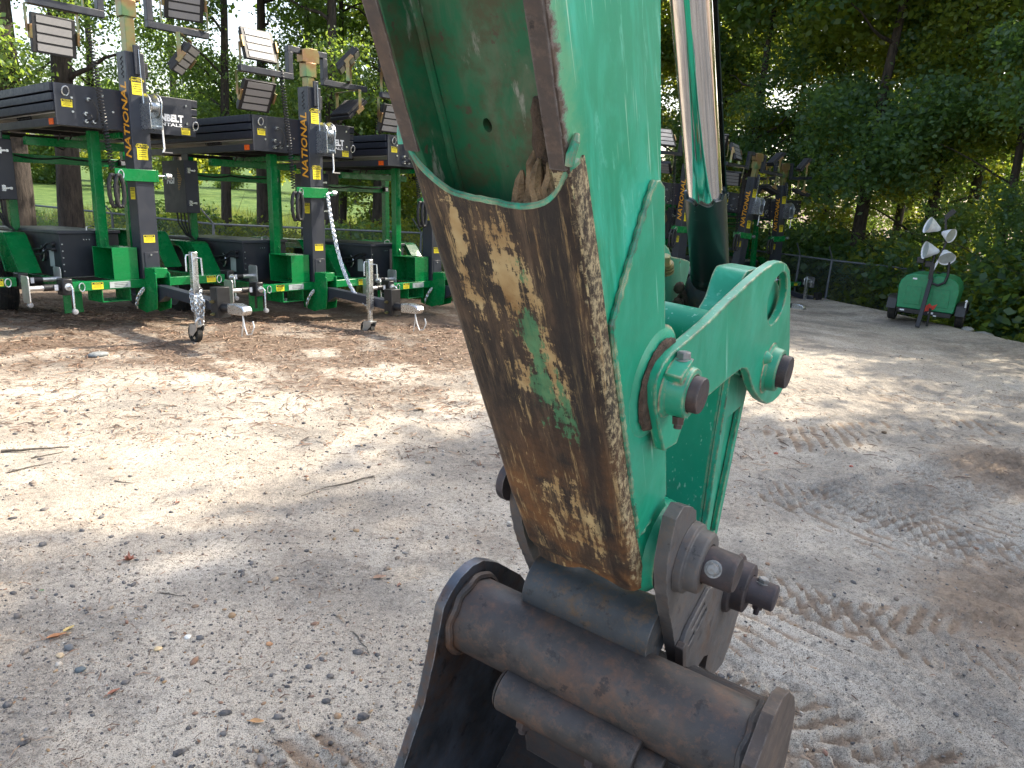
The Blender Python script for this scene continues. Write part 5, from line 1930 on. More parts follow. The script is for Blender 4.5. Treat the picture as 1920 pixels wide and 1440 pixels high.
    for z in (1.51, 1.93):
        b = MB()
        b.bb(0.86, 0.90, -1.4515, -1.43, z - 0.035, z + 0.035)
        b.cyl((0.80, -1.45, z), (0.80, -1.435, z), 0.016, 0.016, 10)
        b.bb(0.80, 0.86, -1.4515, -1.44, z - 0.010, z + 0.010)
        b.build('door_latch', M['zinc'], cb)
    t = text_part('NSI', 0.1, (0.9315, -1.82, 1.80), (0, 1, 0), (0, 0, 1), M['white'], cb, shear=0.15, bold=0.003, extrude=0.0006)
    fit_text(t, 0.20, 0.085)
    b = MB()
    for i in range(7):
        for jx in range(7):
            u, v = (i - 3) * 0.017, (jx - 3) * 0.017
            y, z = -1.62 + (u + v) * 0.72, 1.82 + (v - u) * 1.35
            if (i + jx) >= 5:
                b.box((0.9318, y, z), (0.001, 0.014, 0.009))
    b.build('dotted_emblem', M['amberdim'], cb)
    b = MB()
    for k in range(4):
        y = -1.60 - 0.09 * k
        b.tube([(0.84, y, 1.38), (0.84, y + 0.01, 1.24), (0.80, y * 0.4 - 1.0, 1.08), (0.76, -1.62, 1.03)], 0.011, 6)
    b.build('cabinet_cable', M['black'], cb)
    # solar canopy: front panel, stacked panels, bottom frame
    fp = MB().bb(-0.73, 0.79, -0.315, -0.300, 2.155, 2.575).build('front_panel', GR, r, bevel=0.003, loc=(0, 0.205, 0))
    for (x, z) in ((0.62, 2.44), (0.62, 2.30), (0.30, 2.24), (0.30, 2.50), (-0.66, 2.30), (-0.66, 2.50), (0.20, 2.34), (-0.12, 2.48)):
        MB().cyl((x, -0.2985, z), (x, -0.290, z), 0.013, 0.013, 6).build('panel_bolt', M['zinc'], fp)
    for x, z in ((0.68, 2.50), (-0.76, 2.28)):
        b = MB()
        b.tube([(x + 0.035 * cos(a), -0.285 + 0.01 * sin(a), z + 0.045 * sin(a)) for a in [2 * pi * i / 12 for i in range(12)]], 0.007, 6, closed=True)
        b.build('lock_pin_ring', M['zinc'], fp)
    sticker(fp, (0.67, -0.2995, 2.38), (-1, 0, 0), (0, 0, 1), 0.11, 0.075)
    sticker(fp, (-0.64, -0.2995, 2.21), (-1, 0, 0), (0, 0, 1), 0.11, 0.075)
    for (x, z) in ((0.46, 2.44), (0.50, 2.29), (0.42, 2.215), (0.50, 2.215)):
        MB().cyl((x, -0.299, z), (x, -0.262, z), 0.022, 0.020, 10).build('cable_gland', M['zinc'], fp)
    b = MB()
    b.tube([(0.46, -0.27, 2.44), (0.44, -0.22, 2.43), (0.40, -0.21, 2.33), (0.41, -0.22, 2.24), (0.42, -0.27, 2.215)], 0.009, 6)
    b.build('panel_cable', M['black'], fp)
    b = MB()
    b.tube([(0.50, -0.27, 2.29), (0.47, -0.22, 2.28), (0.465, -0.21, 2.25), (0.48, -0.22, 2.225), (0.50, -0.27, 2.215)], 0.009, 6)
    b.build('panel_cable', M['black'], fp)
    t = text_part('SUNBELT', 0.1, (-0.42, -0.2995, 2.345), (-1, 0, 0), (0, 0, 1), M['white'], fp, bold=0.005, extrude=0.0006)
    fit_text(t, 0.40, 0.085)
    t = text_part('RENTALS', 0.05, (-0.42, -0.2995, 2.272), (-1, 0, 0), (0, 0, 1), M['white'], fp, bold=0.001, extrude=0.0006)
    fit_text(t, 0.36, 0.036)
    for k, (z0, z1, e) in enumerate(((2.49, 2.575, 0.03), (2.40, 2.475, 0.02), (2.30, 2.385, 0.01))):
        sp = MB().bb(-0.79 - e, 0.79 + e, -2.95, -0.112, z0, z1).build('solar_panel', M['navy'], r, bevel=0.004)
        MB().bb(-0.79 - e + 0.03, 0.79 + e - 0.03, -2.93, -0.135, z1 + 0.0005, z1 + 0.003).build('panel_glass', M['navy'], sp)
    b = MB()
    b.bb(-0.74, 0.74, -2.93, -0.125, 2.285, 2.298)
    b.build('panel_backsheet', M['under'], r)
    for sg in (1, -1):
        rb = MB().bb(sg * 0.70, sg * 0.775, -2.93, -0.112, 2.155, 2.235).build('canopy_rail', GR, r, bevel=0.003)
        MB().bb(sg * 0.7755, sg * 0.782, -0.30, -0.20, 2.165, 2.225).build('reflector', M['orange'], rb)
    for y in (-1.0, -1.75, -2.7):
        MB().bb(-0.699, 0.699, y - 0.03, y + 0.03, 2.17, 2.22).build('canopy_crosspiece', M['black'], r)
    b = MB()
    b.tube(helix((0.72, -0.9, 2.27), (0.72, -1.25, 2.27), 0.018, 12, 8), 0.005, 5)
    b.build('canopy_cable', M['black'], r)
    b = MB()
    b.tube([(0.3, -1.2, 2.15), (0.35, -1.25, 2.0), (0.25, -1.3, 1.97), (0.2, -1.3, 2.02), (0.15, -1.25, 2.15)], 0.009, 6)
    b.build('canopy_cable', M['black'], r)
    MB().prism([(-1.62, 2.154), (-1.78, 2.154), (-1.78, 2.04), (-1.74, 1.99), (-1.66, 1.99), (-1.62, 2.04)], [], lambda u, v, h: (h, u, v), 0.767, 0.779).build('post_bracket', GR, r)
    return r, lamps


TH0 = radians(37)


def place_trailer(o, C1, dz, th=TH0, tilt=(0, 0)):
    """stand the trailer on its cross member; tilt[0] pitches the nose up"""
    phi = math.atan2(-cos(th), -sin(th))
    o.rotation_euler = (tilt[0], tilt[1], phi)
    Rm = o.rotation_euler.to_matrix()
    o.location = Vector((C1[0], C1[1], dz + 0.5)) - Rm @ Vector((0, 0, 0.5))


tr1, lamps1 = make_trailer()
TR = [tr1]
for k in range(6):
    TR.append(copy_tree(tr1))
labels = ['nearest light tower trailer on the left with chain bunched round its jack',
          'middle light tower trailer with a long chain draped from its mast collar to the tongue',
          'third light tower trailer partly hidden behind the worn excavator arm',
          'light tower trailer at the far left picture edge, almost wholly outside the frame',
          'distant light tower trailer seen between the teal arm and the chrome rod',
          'distant light tower trailer with its mast leaning right, just right of the chrome rod',
          'distant upright light tower mast next to the leaning one, farthest right of the black towers']
C0 = (-4.29, 8.87)
NU = radians(3.3)
spots = [(C0, 0.0, TH0, (NU, 0)), ((C0[0] + 1.58, C0[1] + 1.38), -0.10, TH0, (NU, 0)), ((C0[0] + 2.98, C0[1] + 2.78), -0.16, TH0, (NU, 0)),
         ((C0[0] - 1.75, C0[1] - 1.35), 0.0, TH0, (NU, 0))]
for px, r_, dz, th, tl in ((1243, 16.5, -0.50, radians(58), (0, 0)), (1350, 18.6, -0.62, radians(55), (0, radians(-4))), (1420, 20.8, -0.72, radians(62), (0, radians(4)))):
    d = FW + RT * ((px - 960) / FPX)
    d = d / np.hypot(d[0], d[1])
    spots.append(((d[0] * r_, d[1] * r_), dz, th, tl))
for o, lb, (c, dz, th, tl) in zip(TR, labels, spots):
    tag(o, lb, 'light tower', 'black and green solar light tower trailers')
    place_trailer(o, c, dz, th, tl)
# individual lamp angles
def set_lamps(root, rots):
    fl = [c for c in root.children if c.name.split('.')[0] == 'floodlight']
    yk = [c for c in root.children if c.name.split('.')[0] == 'lamp_yoke']
    fl.sort(key=lambda o: (-o.location.x, -o.location.z))
    yk.sort(key=lambda o: (-o.location.x, -o.location.z))
    for f, y, (a, b) in zip(fl, yk, rots):
        f.rotation_euler = (a, 0, b)
        y.rotation_euler = (0, 0, b)


# order after sort: lower-right pair first by x (0.76), upper-right (0.70), upper-left (-0.60), lower-left (-0.66)
R_ = radians
for tr, dzz in ((TR[0], 0.17), (TR[1], -0.07), (TR[2], -0.07)):
    for c in tr.children:
        if c.name.split('.')[0] in ('inner_mast', 'head_bracket', 'lamp_bar', 'floodlight', 'lamp_yoke'):
            c.location.z += dzz
set_lamps(TR[0], [(R_(-5), R_(4)), (R_(30), 0), (R_(-40), R_(46)), (R_(-17), R_(-14))])
set_lamps(TR[1], [(R_(-30), R_(0)), (R_(16), 0), (R_(-50), R_(85)), (R_(-45), R_(46))])
set_lamps(TR[2], [(R_(-20), 0), (R_(30), 0), (R_(30), R_(40)), (R_(-38), R_(-40))])
set_lamps(TR[4], [(R_(-60), R_(-50)), (R_(30), 0), (R_(30), R_(40)), (R_(-38), R_(-40))])
set_lamps(TR[5], [(R_(-45), R_(-55)), (R_(25), R_(20)), (R_(70), R_(60)), (R_(-38), R_(60))])
set_lamps(TR[6], [(R_(-60), R_(70)), (R_(45), R_(70)), (R_(70), R_(60)), (R_(-38), R_(60))])
# chains differ from trailer to trailer
b = MB()
for k in range(7):
    x = 0.10 + random.uniform(-0.05, 0.07)
    y = 1.19 + random.uniform(-0.08, 0.08)
    chain(b, sag((x, y, 0.50), (x + random.uniform(-.05, .05), y + 0.07, 0.46), 0.06 + 0.035 * k, 8))
chain(b, [(0.10, 1.20, 0.62), (0.16, 1.16, 0.54), (0.12, 1.24, 0.50), (0.05, 1.2, 0.55), (0.10, 1.20, 0.62)])
b.build('safety_chain', M['zinc'], TR[0], loc=(0, 0, -0.07))
b = MB()
pts = [(0.16 + 0.035 * cos(t), 1.30 + 0.01 * sin(t), 0.26 + 0.05 * sin(t)) for t in [radians(-60 + 300 * i / 12) for i in range(13)]]
b.tube(pts, [0.014] * 10 + [0.010, 0.008, 0.004], 8)
b.build('chain_hook', M['alu'], TR[0], loc=(0, 0, -0.10))
b = MB()
chain(b, sag((-0.12, 0.14, 1.66), (0.06, 1.18, 0.30), 0.34, 24, (0.0, -0.3, -1)))
chain(b, sag((-0.15, 0.12, 1.66), (0.0, 0.80, 0.42), 0.16, 16, (0, -0.3, -1)))
b.build('safety_chain', M['zinc'], TR[1])
for tr in TR[:3]:
    b = MB()
    b.tube([(0.0, 1.86, 0.36), (0.0, 1.86, 0.28), (0.01, 1.84, 0.14)], 0.007, 6)
    b.tube([(0.0, 1.86, 0.36), (0.01, 1.90, 0.24), (0.02, 1.95, 0.17), (0.0, 2.0, 0.18), (-0.02, 2.02, 0.25), (-0.02, 2.0, 0.31)], 0.007, 6)
    b.build('hitch_pin', M['alu'], tr, loc=(0, 0, -0.08))
    b = MB()
    chain(b, sag((0.12, 0.10, 0.42), (0.16, 0.00, 0.20), 0.03, 8, (1, 0, 0)), 0.022)
    b.build('pin_tether', M['zinc'], tr)

# ------------------------------------------------------------------ older green light tower on the right
def old_tower():
    r = empty('old_light_tower')
    PG = M['trgreen']
    prof = [(-0.66, 0.40), (0.66, 0.40), (0.70, 0.98), (0.66, 1.12), (0.56, 1.24), (0.40, 1.30), (0.05, 1.31), (0.04, 1.27), (-0.10, 1.27), (-0.12, 1.31), (-0.40, 1.30), (-0.56, 1.24), (-0.66, 1.12), (-0.70, 0.98)]
    hood = MB().prism(prof, [], lambda u, v, h: (u, h, v), -1.3, 0.0).build('hood', PG, r, bevel=0.03)
    MB().prism([(-0.52, 0.52), (-0.12, 0.52), (-0.12, 0.98), (-0.50, 0.98)], [], lambda u, v, h: (u, h, v), 0.001, 0.014).build('hood_panel', PG, hood, bevel=0.006)
    MB().prism([(0.14, 0.52), (0.52, 0.52), (0.50, 0.98), (0.14, 0.98)], [], lambda u, v, h: (u, h, v), 0.001, 0.014).build('hood_panel', PG, hood, bevel=0.006)
    MB().bb(0.30, 0.40, 0.0, 0.006, 1.16, 1.20).build('hood_sticker', M['white'], hood)
    MB().bb(-0.62, 0.62, -1.35, 0.02, 0.28, 0.395).build('chassis', M['blacksteel'], r, bevel=0.01)
    b = MB()
    b.bb(-0.22, -0.10, 0.021, 0.03, 0.33, 0.38)
    b.bb(-0.30, -0.23, 0.021, 0.03, 0.28, 0.31)
    b.bb(0.46, 0.56, 0.021, 0.03, 0.33, 0.37)
    b.build('chassis_label', M['white'], r)
    for sg in (1, -1):
        wheel(r, sg * 0.80, -0.62, 0.30, sg, 0.30)
        f = MB()
        oo = [(-0.10, 0.34), (-0.16, 0.60), (-0.28, 0.66), (-0.96, 0.66), (-1.08, 0.60), (-1.14, 0.34)]
        ii = [(-1.10, 0.34), (-1.04, 0.58), (-0.94, 0.63), (-0.30, 0.63), (-0.20, 0.58), (-0.14, 0.34)]
        f.prism(oo + ii, [], lambda u, v, h: (h, u, v), sg * 0.69, sg * 0.92)
        f.build('fender', M['black'], r, bevel=0.006)
    # tongue raised in front, with jack
    MB().beam((-0.02, 0.04, 1.25), (0.02, 0.55, 0.02), 0.10, 0.10, (0, 1, 0)).build('tongue', M['blacksteel'], r, bevel=0.006)
    MB().cyl((-0.16, 0.25, 0.50), (-0.16, 0.25, 0.04), 0.03, 0.03, 12).build('jack', M['black'], r)
    MB().bb(-0.05, 0.05, 0.02, 0.12, 1.22, 1.62).build('mast', M['blacksteel'], r, bevel=0.004)
    MB().beam((0.02, 0.08, 1.30), (-0.10, 0.10, 1.70), 0.05, 0.05, (0, 1, 0)).build('mast_latch', M['white'], r)
    for sx, zz in ((0.10, 1.50), (0.30, 1.58)):
        MB().bb(sx - 0.09, sx + 0.09, -0.02, 0.10, zz, zz + 0.16).build('ballast_box', M['black'], r, bevel=0.02)
    # looped cable
    b = MB()
    b.tube([(0.00, 0.07, 1.95), (0.02, 0.08, 1.6), (0.02, 0.08, 1.30), (-0.06, 0.09, 1.12), (-0.20, 0.09, 1.08), (-0.34, 0.09, 1.16), (-0.38, 0.08, 1.36), (-0.34, 0.07, 1.8)], 0.035, 10)
    b.build('mast_cable', M['black'], r)
    b = MB()
    b.beam((-0.05, 0.0, 1.55), (-0.18, 0.0, 2.15), 0.05, 0.05, (0, 1, 0))
    b.beam((-0.18, 0.0, 2.15), (-0.06, 0.0, 2.75), 0.05, 0.05, (0, 1, 0))
    b.beam((-0.06, 0.0, 2.75), (-0.22, 0.0, 2.95), 0.12, 0.12, (0, 1, 0))
    b.build('lamp_arm', M['blacksteel'], r)
    for (x, y, z, ax, s) in ((0.14, 0.10, 2.50, (0.75, 0.35, 0.25), 0.95), (-0.16, 0.08, 2.36, (-0.6, 0.35, -0.15), 0.8), (0.08, 0.10, 1.92, (0.9, 0.45, 0.05), 1.0), (-0.24, 0.12, 1.86, (-0.35, 0.7, -0.6), 0.9)):
        b = MB()
        b.lathe((x, y, z), ax, [(0.03 * s, -0.17 * s), (0.07 * s, -0.13 * s), (0.10 * s, -0.06 * s), (0.17 * s, 0.06 * s), (0.215 * s, 0.17 * s), (0.222 * s, 0.18 * s), (0.205 * s, 0.165 * s), (0.15 * s, 0.05 * s), (0.06 * s, -0.09 * s)], 28)
        d = b.build('dome_lamp', M['white'], r)
        MB().lathe((x, y, z), ax, [(0.0, 0.150 * s), (0.195 * s, 0.152 * s)], 28).build('dome_glass', M['silverst'], d)
    b = MB()
    b.prism([(0.02, 0.40), (0.14, 0.36), (0.10, 0.46), (0.18, 0.58), (0.08, 0.54), (0.02, 0.60), (-0.04, 0.54), (-0.16, 0.60), (-0.10, 0.46)], [], lambda u, v, h: (u - 0.12, h, v), 0.016, 0.024)
    b.build('red_ribbon', simple('red_flagging', (0.5, 0.04, 0.02), 0.6), r)
    b = MB().cyl((-0.90, 0.0, 0.60), (-0.90, 0.0, 0.74), 0.02, 0.02, 8)
    b.lathe((-0.90, 0, 0.76), (0, 0, 1), [(0, -0.03), (0.03, -0.02), (0.035, 0.0), (0.02, 0.03), (0, 0.035)], 10)
    b.build('marker_lamp', M['white'], r)
    return r


ot = old_tower()
tag(ot, 'old light tower with faded green hood and white dome lamps by the right fence', 'light tower')
d1 = FW + RT * ((1704 - 960) / FPX)
d1 = d1 / np.hypot(d1[0], d1[1])
ot.location = (d1[0] * 16.2, d1[1] * 16.2, gz(d1[0] * 16.2, d1[1] * 16.2) + 0.0)
ot.rotation_euler = (0, 0, math.atan2(0.55, -0.835))
ot.scale = (0.72, 0.72, 0.72)
ot2 = copy_tree(ot)
tag(ot2, 'white dome lamps of a second old light tower peeking out behind the upright mast', 'light tower')
d2 = FW + RT * ((1476 - 960) / FPX)
d2 = d2 / np.hypot(d2[0], d2[1])
ot2.location = (d2[0] * 24.5, d2[1] * 24.5, -1.1)
ot2.rotation_euler = (0, 0, math.atan2(0.3, -0.9))

# ------------------------------------------------------------------ fence
zf = 0.50
pts_px = [(-420, 322), (-60, 370), (35, 382), (210, 400), (400, 420), (600, 429), (790, 437), (1150, 452), (1400, 468), (1500, 480), (1560, 488), (1730, 507), (1920, 530), (2150, 568)]
fpts = [Vector(project_ground(px, py, zf)) for px, py in pts_px]
# keep the fence line sensible between the two measured stretches
fence = empty('chain_link_fence', tuple(fpts[0]), label='low grey chain link fence running behind the trailers to the right-hand woods', cat='fence')
fo_ = fpts[0]
FB = 1.55
MB().tube([p - fo_ for p in fpts], 0.024, 8).build('top_rail', M['alu'] if False else simple('dull_galvanised_rail', (0.13, 0.145, 0.16), 0.55, 0.3), fence)
railm = bpy.data.materials['dull_galvanised_rail']
posts = []
tot = 0
for a, c in zip(fpts[:-1], fpts[1:]):
    L_ = (c - a).length
    k = max(1, round(L_ / 3.0))
    for i in range(k):
        posts.append(a + (c - a) * i / k)
pm = None
for p in posts:
    if pm is None:
        b = MB()
        b.cyl((0, 0, -1.7), (0, 0, 0.03), 0.03, 0.03, 10)
        b.tube([(0, 0, 0.0), (-0.05, -0.06, 0.10), (-0.20, -0.20, 0.34)], 0.018, 8)
        o = b.build('fence_post', railm, fence)
        pm = o
    else:
        o = pm.copy()
        COL.objects.link(o)
    o.parent = fence
    o.location = p - fo_
b = MB()
for a, c in zip(fpts[:-1], fpts[1:]):
    d = c - a
    L_ = d.length
    step = 0.085
    n_ = int(L_ / step)
    for i in range(-int(FB / step), n_ + 1):
        for sg in (1, -1):
            s0 = i * step
            s1 = s0 + FB
            t0, t1 = max(0, s0), min(L_, s1)
            if t1 <= t0:
                continue
            z0 = (t0 - s0) if sg > 0 else FB - (t0 - s0)
            z1 = (t1 - s0) if sg > 0 else FB - (t1 - s0)
            p0 = a + d * (t0 / L_) + Vector((0, 0, z0 - FB))
            p1 = a + d * (t1 / L_) + Vector((0, 0, z1 - FB))
            b.cyl(p0 - fo_, p1 - fo_, 0.0022, 0.0022, 3, cap=False)
b.build('wire_mesh', railm, fence, smooth=0, kind='stuff')

# ------------------------------------------------------------------ trees
def leaf_cloud(nleaf, blobs, size, clump=14, spread=0.22, seed=0, droop=0.3, shell=0.55):
    rg = np.random.default_rng(seed)
    B = np.array(blobs, float)
    wgt = (B[:, 3] * B[:, 4] * B[:, 5]) ** 0.75
    wgt /= wgt.sum()
    nc = max(1, nleaf // clump)
    bi = rg.choice(len(B), nc, p=wgt)
    d = rg.normal(size=(nc, 3))
    d /= np.linalg.norm(d, axis=1, keepdims=True)
    rad = shell + (1 - shell) * rg.random((nc, 1)) ** 0.6
    inner = rg.random((nc, 1)) < 0.25
    rad = np.where(inner, rg.random((nc, 1)) * 0.8, rad)
    cc_ = B[bi, :3] + d * B[bi, 3:6] * rad
    ci = rg.integers(0, nc, nleaf)
    tintc = rg.random(nc)
    c = cc_[ci] + rg.normal(size=(nleaf, 3)) * spread * np.array([1, 1, 0.7])
    ax = rg.normal(size=(nleaf, 3))
    ax[:, 2] = ax[:, 2] * 0.6 - droop
    ax /= np.linalg.norm(ax, axis=1, keepdims=True)
    nn = rg.normal(size=(nleaf, 3)) + np.array([0, 0, 0.7])
    sd = np.cross(ax, nn)
    sd /= np.linalg.norm(sd, axis=1, keepdims=True) + 1e-9
    s_ = size * (0.6 + 0.8 * rg.random((nleaf, 1)))
    w = s_ * (0.26 + 0.12 * rg.random((nleaf, 1)))
    up_ = np.cross(sd, ax)
    p0 = c
    p1 = c + ax * s_ * 0.45 + sd * w + up_ * s_ * 0.06
    p2 = c + ax * s_
    p3 = c + ax * s_ * 0.45 - sd * w + up_ * s_ * 0.06
    V = np.stack([p0, p1, p2, p3], 1).reshape(-1, 3)
    i0 = np.arange(nleaf) * 4
    F = np.stack([i0, i0 + 1, i0 + 2, i0 + 3], 1)
    t = np.clip(tintc[ci] * 0.6 + rg.random(nleaf) * 0.35, 0, 1)
    return V, F, np.repeat(t, 4)


def merge(parts):
    Vs, Fs, Ts, k = [], [], [], 0
    for V, F, T_ in parts:
        Vs.append(V)
        Fs.append(F + k)
        Ts.append(T_)
        k += len(V)
    return np.concatenate(Vs), np.concatenate(Fs), np.concatenate(Ts)


def tree_proto(name, H, r0, crown_parts, leafm, barkm, seed, lean=0.04, nbr=7, zbr=2.0):
    rd_ = random.Random(seed)
    root = empty(name)
    pts, rr = [], []
    x = y = 0
    n_ = 14
    for i in range(n_):
        z = H * i / (n_ - 1) - (0.4 if i == 0 else 0)
        pts.append((x, y, z))
        rr.append(r0 * (1.35 if i == 0 else 1) * (1 - 0.86 * i / (n_ - 1)) + 0.01)
        x += rd_.uniform(-1, 1) * lean * H / n_ + lean * 0.4
        y += rd_.uniform(-1, 1) * lean * H / n_
    MB().tube(pts, rr, 12).build('trunk', barkm, root, smooth=60)
    for k in range(nbr):
        z = zbr + (H * 0.75 - zbr) * k / nbr + rd_.uniform(-.3, .3)
        i = min(n_ - 2, max(0, int(z / H * (n_ - 1))))
        bx_, by_, _ = pts[i]
        a = rd_.uniform(0, 2 * pi)
        ln = rd_.uniform(1.4, 2.8)
        p = [Vector((bx_, by_, z))]
        for j in range(1, 6):
            p.append(p[-1] + Vector((cos(a) * ln / 5 + rd_.uniform(-.1, .1), sin(a) * ln / 5 + rd_.uniform(-.1, .1), ln / 5 * rd_.uniform(0.15, 0.75))))
        MB().tube(p, [r0 * 0.28 * (1 - 0.17 * j) for j in range(6)], 6).build('branch', barkm, root, smooth=60)
    V, F, T_ = merge(crown_parts)
    me = np_mesh('crown', V, F, leafm, {'tint': T_})
    link_mesh('crown', me, root)
    return root


def blobs(n_, rx, z0, z1, rb, seed):
    rd_ = random.Random(seed)
    out = []
    for i in range(n_):
        a = rd_.uniform(0, 2 * pi)
        q = rx * math.sqrt(rd_.random())
        s_ = rd_.uniform(0.7, 1.25)
        out.append((q * cos(a), q * sin(a), rd_.uniform(z0, z1), rb * s_, rb * s_, rb * 0.62 * s_))
    return out


PW = []      # dense woodland trees, leafy to the ground
for i in range(3):
    cp = [leaf_cloud(18500, blobs(17, 2.1, 0.2, 8.0, 0.95, 100 + i), 0.125, 14, 0.20, 200 + i),
          leaf_cloud(8500, blobs(11, 2.3, 8.0, 13.0, 1.1, 120 + i), 0.20, 10, 0.32, 220 + i)]
    PW.append(tree_proto('woodland_tree', 12.5, 0.13 + 0.03 * i, cp, M[['leafA', 'leafB', 'leafC'][i]], M['bark'], 30 + i, 0.05, 6, 1.5))
PL = []      # tall edge trees with bare lower trunks
for i in range(3):
    cp = [leaf_cloud((4200, 8500, 8500)[i], blobs((7, 11, 11)[i], 2.7, 3.6, 7.5, 0.70, 140 + i), 0.095, 12, 0.24, 240 + i, droop=0.7),
          leaf_cloud(6500, blobs(9, 2.7, 7.0, 11.5, 1.0, 160 + i), 0.20, 10, 0.32, 260 + i)]
    PL.append(tree_proto('tall_tree', 13.0, (0.29, 0.15, 0.20)[i], cp, M['leafA'], M['bark'], 40 + i, 0.02, 6, 3.6))
PB_ = []     # understory bushes
for i in range(2):
    cp = [leaf_cloud(7500, blobs(8, 1.2, 0.2, 1.5, 0.75, 180 + i), 0.12, 12, 0.18, 280 + i)]
    PB_.append(tree_proto('leafy_shrub', 1.8, 0.03, cp, M[['leafC', 'leafB'][i]], M['bark'], 50 + i, 0.1, 4, 0.3))
PF = []      # far trees
for i in range(2):
    cp = [leaf_cloud(9000, blobs(16, 3.4, 1.0, 11.0, 1.7, 190 + i), 0.42, 10, 0.5, 290 + i)]
    PF.append(tree_proto('far_tree', 11.0, 0.25, cp, M[['leafB', 'leafA'][i]], M['bark'], 60 + i, 0.03, 4, 3))


used = set()


def put_tree(proto, x, y, z=None, s_=1.0, rz=None, label=None, group=None, cat='tree'):
    if proto.name in used:
        o = copy_tree(proto)
    else:
        o = proto
        used.add(proto.name)
    o.location = (x, y, gz(x, y) if z is None else z)
    o.scale = (s_, s_, s_)
    o.rotation_euler = (0, 0, random.uniform(0, 2 * pi) if rz is None else rz)
    tag(o, label, cat, group)
    return o


def at_r(px, r_):
    d = FW + RT * ((px - 960) / FPX)
    d = d / np.hypot(d[0], d[1])
    return d[0] * r_, d[1] * r_


# left group: individually recognisable trunks behind the fence
LT = [(66, 19.5, 0, 1.15, 'thickest dark trunk at far left behind the nearest trailer'),
      (158, 20.5, 0, 1.0, 'second thick trunk from the left, behind the nearest trailer mast'),
      (205, 27.0, 1, 0.9, 'slim trunk just left of the nearest trailer mast'),
      (433, 22.5, 1, 0.95, 'slim pale trunk against the sky between the first two trailers'),
      (497, 24.5, 2, 1.0, 'dark trunk left of the middle trailer mast'),
      (573, 26.5, 1, 1.0, 'slim trunk directly behind the middle trailer mast'),
      (622, 22.0, 2, 1.0, 'dark trunk just right of the middle trailer mast'),
      (700, 25.0, 1, 1.1, 'leafy tree beside the worn excavator arm'),
      (-120, 18.5, 2, 1.0, 'trunk outside the left picture edge whose branches hang in at top left'),
      (350, 33.0, 1, 1.1, 'slim tree standing in the meadow behind the first solar canopy'),
      (760, 30.0, 2, 1.1, 'tree mostly hidden behind the upper excavator arm')]
for px, r_, k, s_, lb in LT:
    x, y = at_r(px, r_)
    put_tree(PL[k], x, y, -1.2, s_, None, lb)
for i, px in enumerate((640, 720, 800, 900, 1020, 1130)):
    x, y = at_r(px, 27 + 3 * (i % 2))
    put_tree(PW[(i * 2) % 3], x, y, -1.3, 1.0, None, 'leafy woodland tree in the wood behind the excavator arm', 'trees in the wood behind the arm')
for i in range(20):
    px = -420 + 78 * i + random.uniform(-20, 20)
    x, y = at_r(px, 74 + 22 * random.random())
    put_tree(PF[i % 2], x, y, -1.6, random.uniform(0.55, 0.85), None, 'pale sunlit tree in the distant tree line across the meadow', 'distant trees across the meadow')
for i, (px, r_) in enumerate(((120, 24), (235, 22.5), (330, 26), (395, 21.5), (460, 27), (530, 23), (665, 21.5), (720, 24), (20, 26))):
    x, y = at_r(px, r_)
    put_tree(PB_[i % 2], x, y, -1.2, 0.75 + 0.12 * (i % 4), None, 'leafy bush at the foot of the trunks behind the left fence', 'bushes behind the left fence', 'shrub')
# right-hand woods
for i, (px, r_) in enumerate(((1225, 27), (1290, 29), (1345, 26), (1420, 27.5), (1490, 26), (1560, 23.5), (1625, 25), (1685, 21.5), (1750, 22.5), (1815, 19.5), (1880, 20.5), (1940, 17.5), (2010, 18.5), (2090, 16.5),
                              (1300, 37), (1480, 38), (1640, 34), (1800, 31))):
    x, y = at_r(px, r_ + (2.5 if px > 1600 else 0))
    put_tree(PW[i % 3], x, y, -1.0, random.uniform(0.85, 1.05) if px < 1900 else 0.64, None,
             {1420: 'leafy tree rising directly behind the two distant light tower masts', 1560: 'leafy woodland tree midway between the distant masts and the old tower',
              1685: 'leafy woodland tree just left of the old green light tower', 1750: 'leafy woodland tree directly behind the old green light tower',
              1815: 'leafy woodland tree just right of the old green light tower', 1880: 'leafy woodland tree nearest the right picture edge behind the fence',
              1345: 'leafy woodland tree behind the chrome cylinder rod'}.get(px, 'dense leafy tree in the woods behind the right-hand fence'), 'trees in the right-hand woods')
for i in range(16):
    px = 1240 + 56 * i + random.uniform(-15, 15)
    rr_ = np.interp(px, [1240, 1560, 1900, 2100], [26.5, 24.0, 19.8, 18.2])
    x, y = at_r(px, rr_)
    put_tree(PB_[i % 2], x, y, -1.1, random.uniform(1.0, 1.5), None, 'low leafy shrub growing against the right-hand fence', 'shrubs along the right-hand fence', 'shrub')
# unseen trees added beyond the right picture edge to shade excavator and foreground
for i, (x, y, s_) in enumerate(((10.2, 8.6, 1.0), (10.8, 5.6, 1.05), (13.5, 7.0, 1.15), (13.8, 10.5, 1.1), (16.0, 9.0, 1.15))):
    put_tree(PW[i % 3], x, y, -0.3, s_, None, 'unseen woodland tree added beyond the right picture edge for shade', 'added shade trees beyond the right picture edge')

put_tree(PL[1], 12.5, 10.6, -0.3, 1.1, None, 'unseen tall open-crowned tree added beyond the right picture edge for dappled shade')  # unseen tree added to dapple the sunlight on the yard

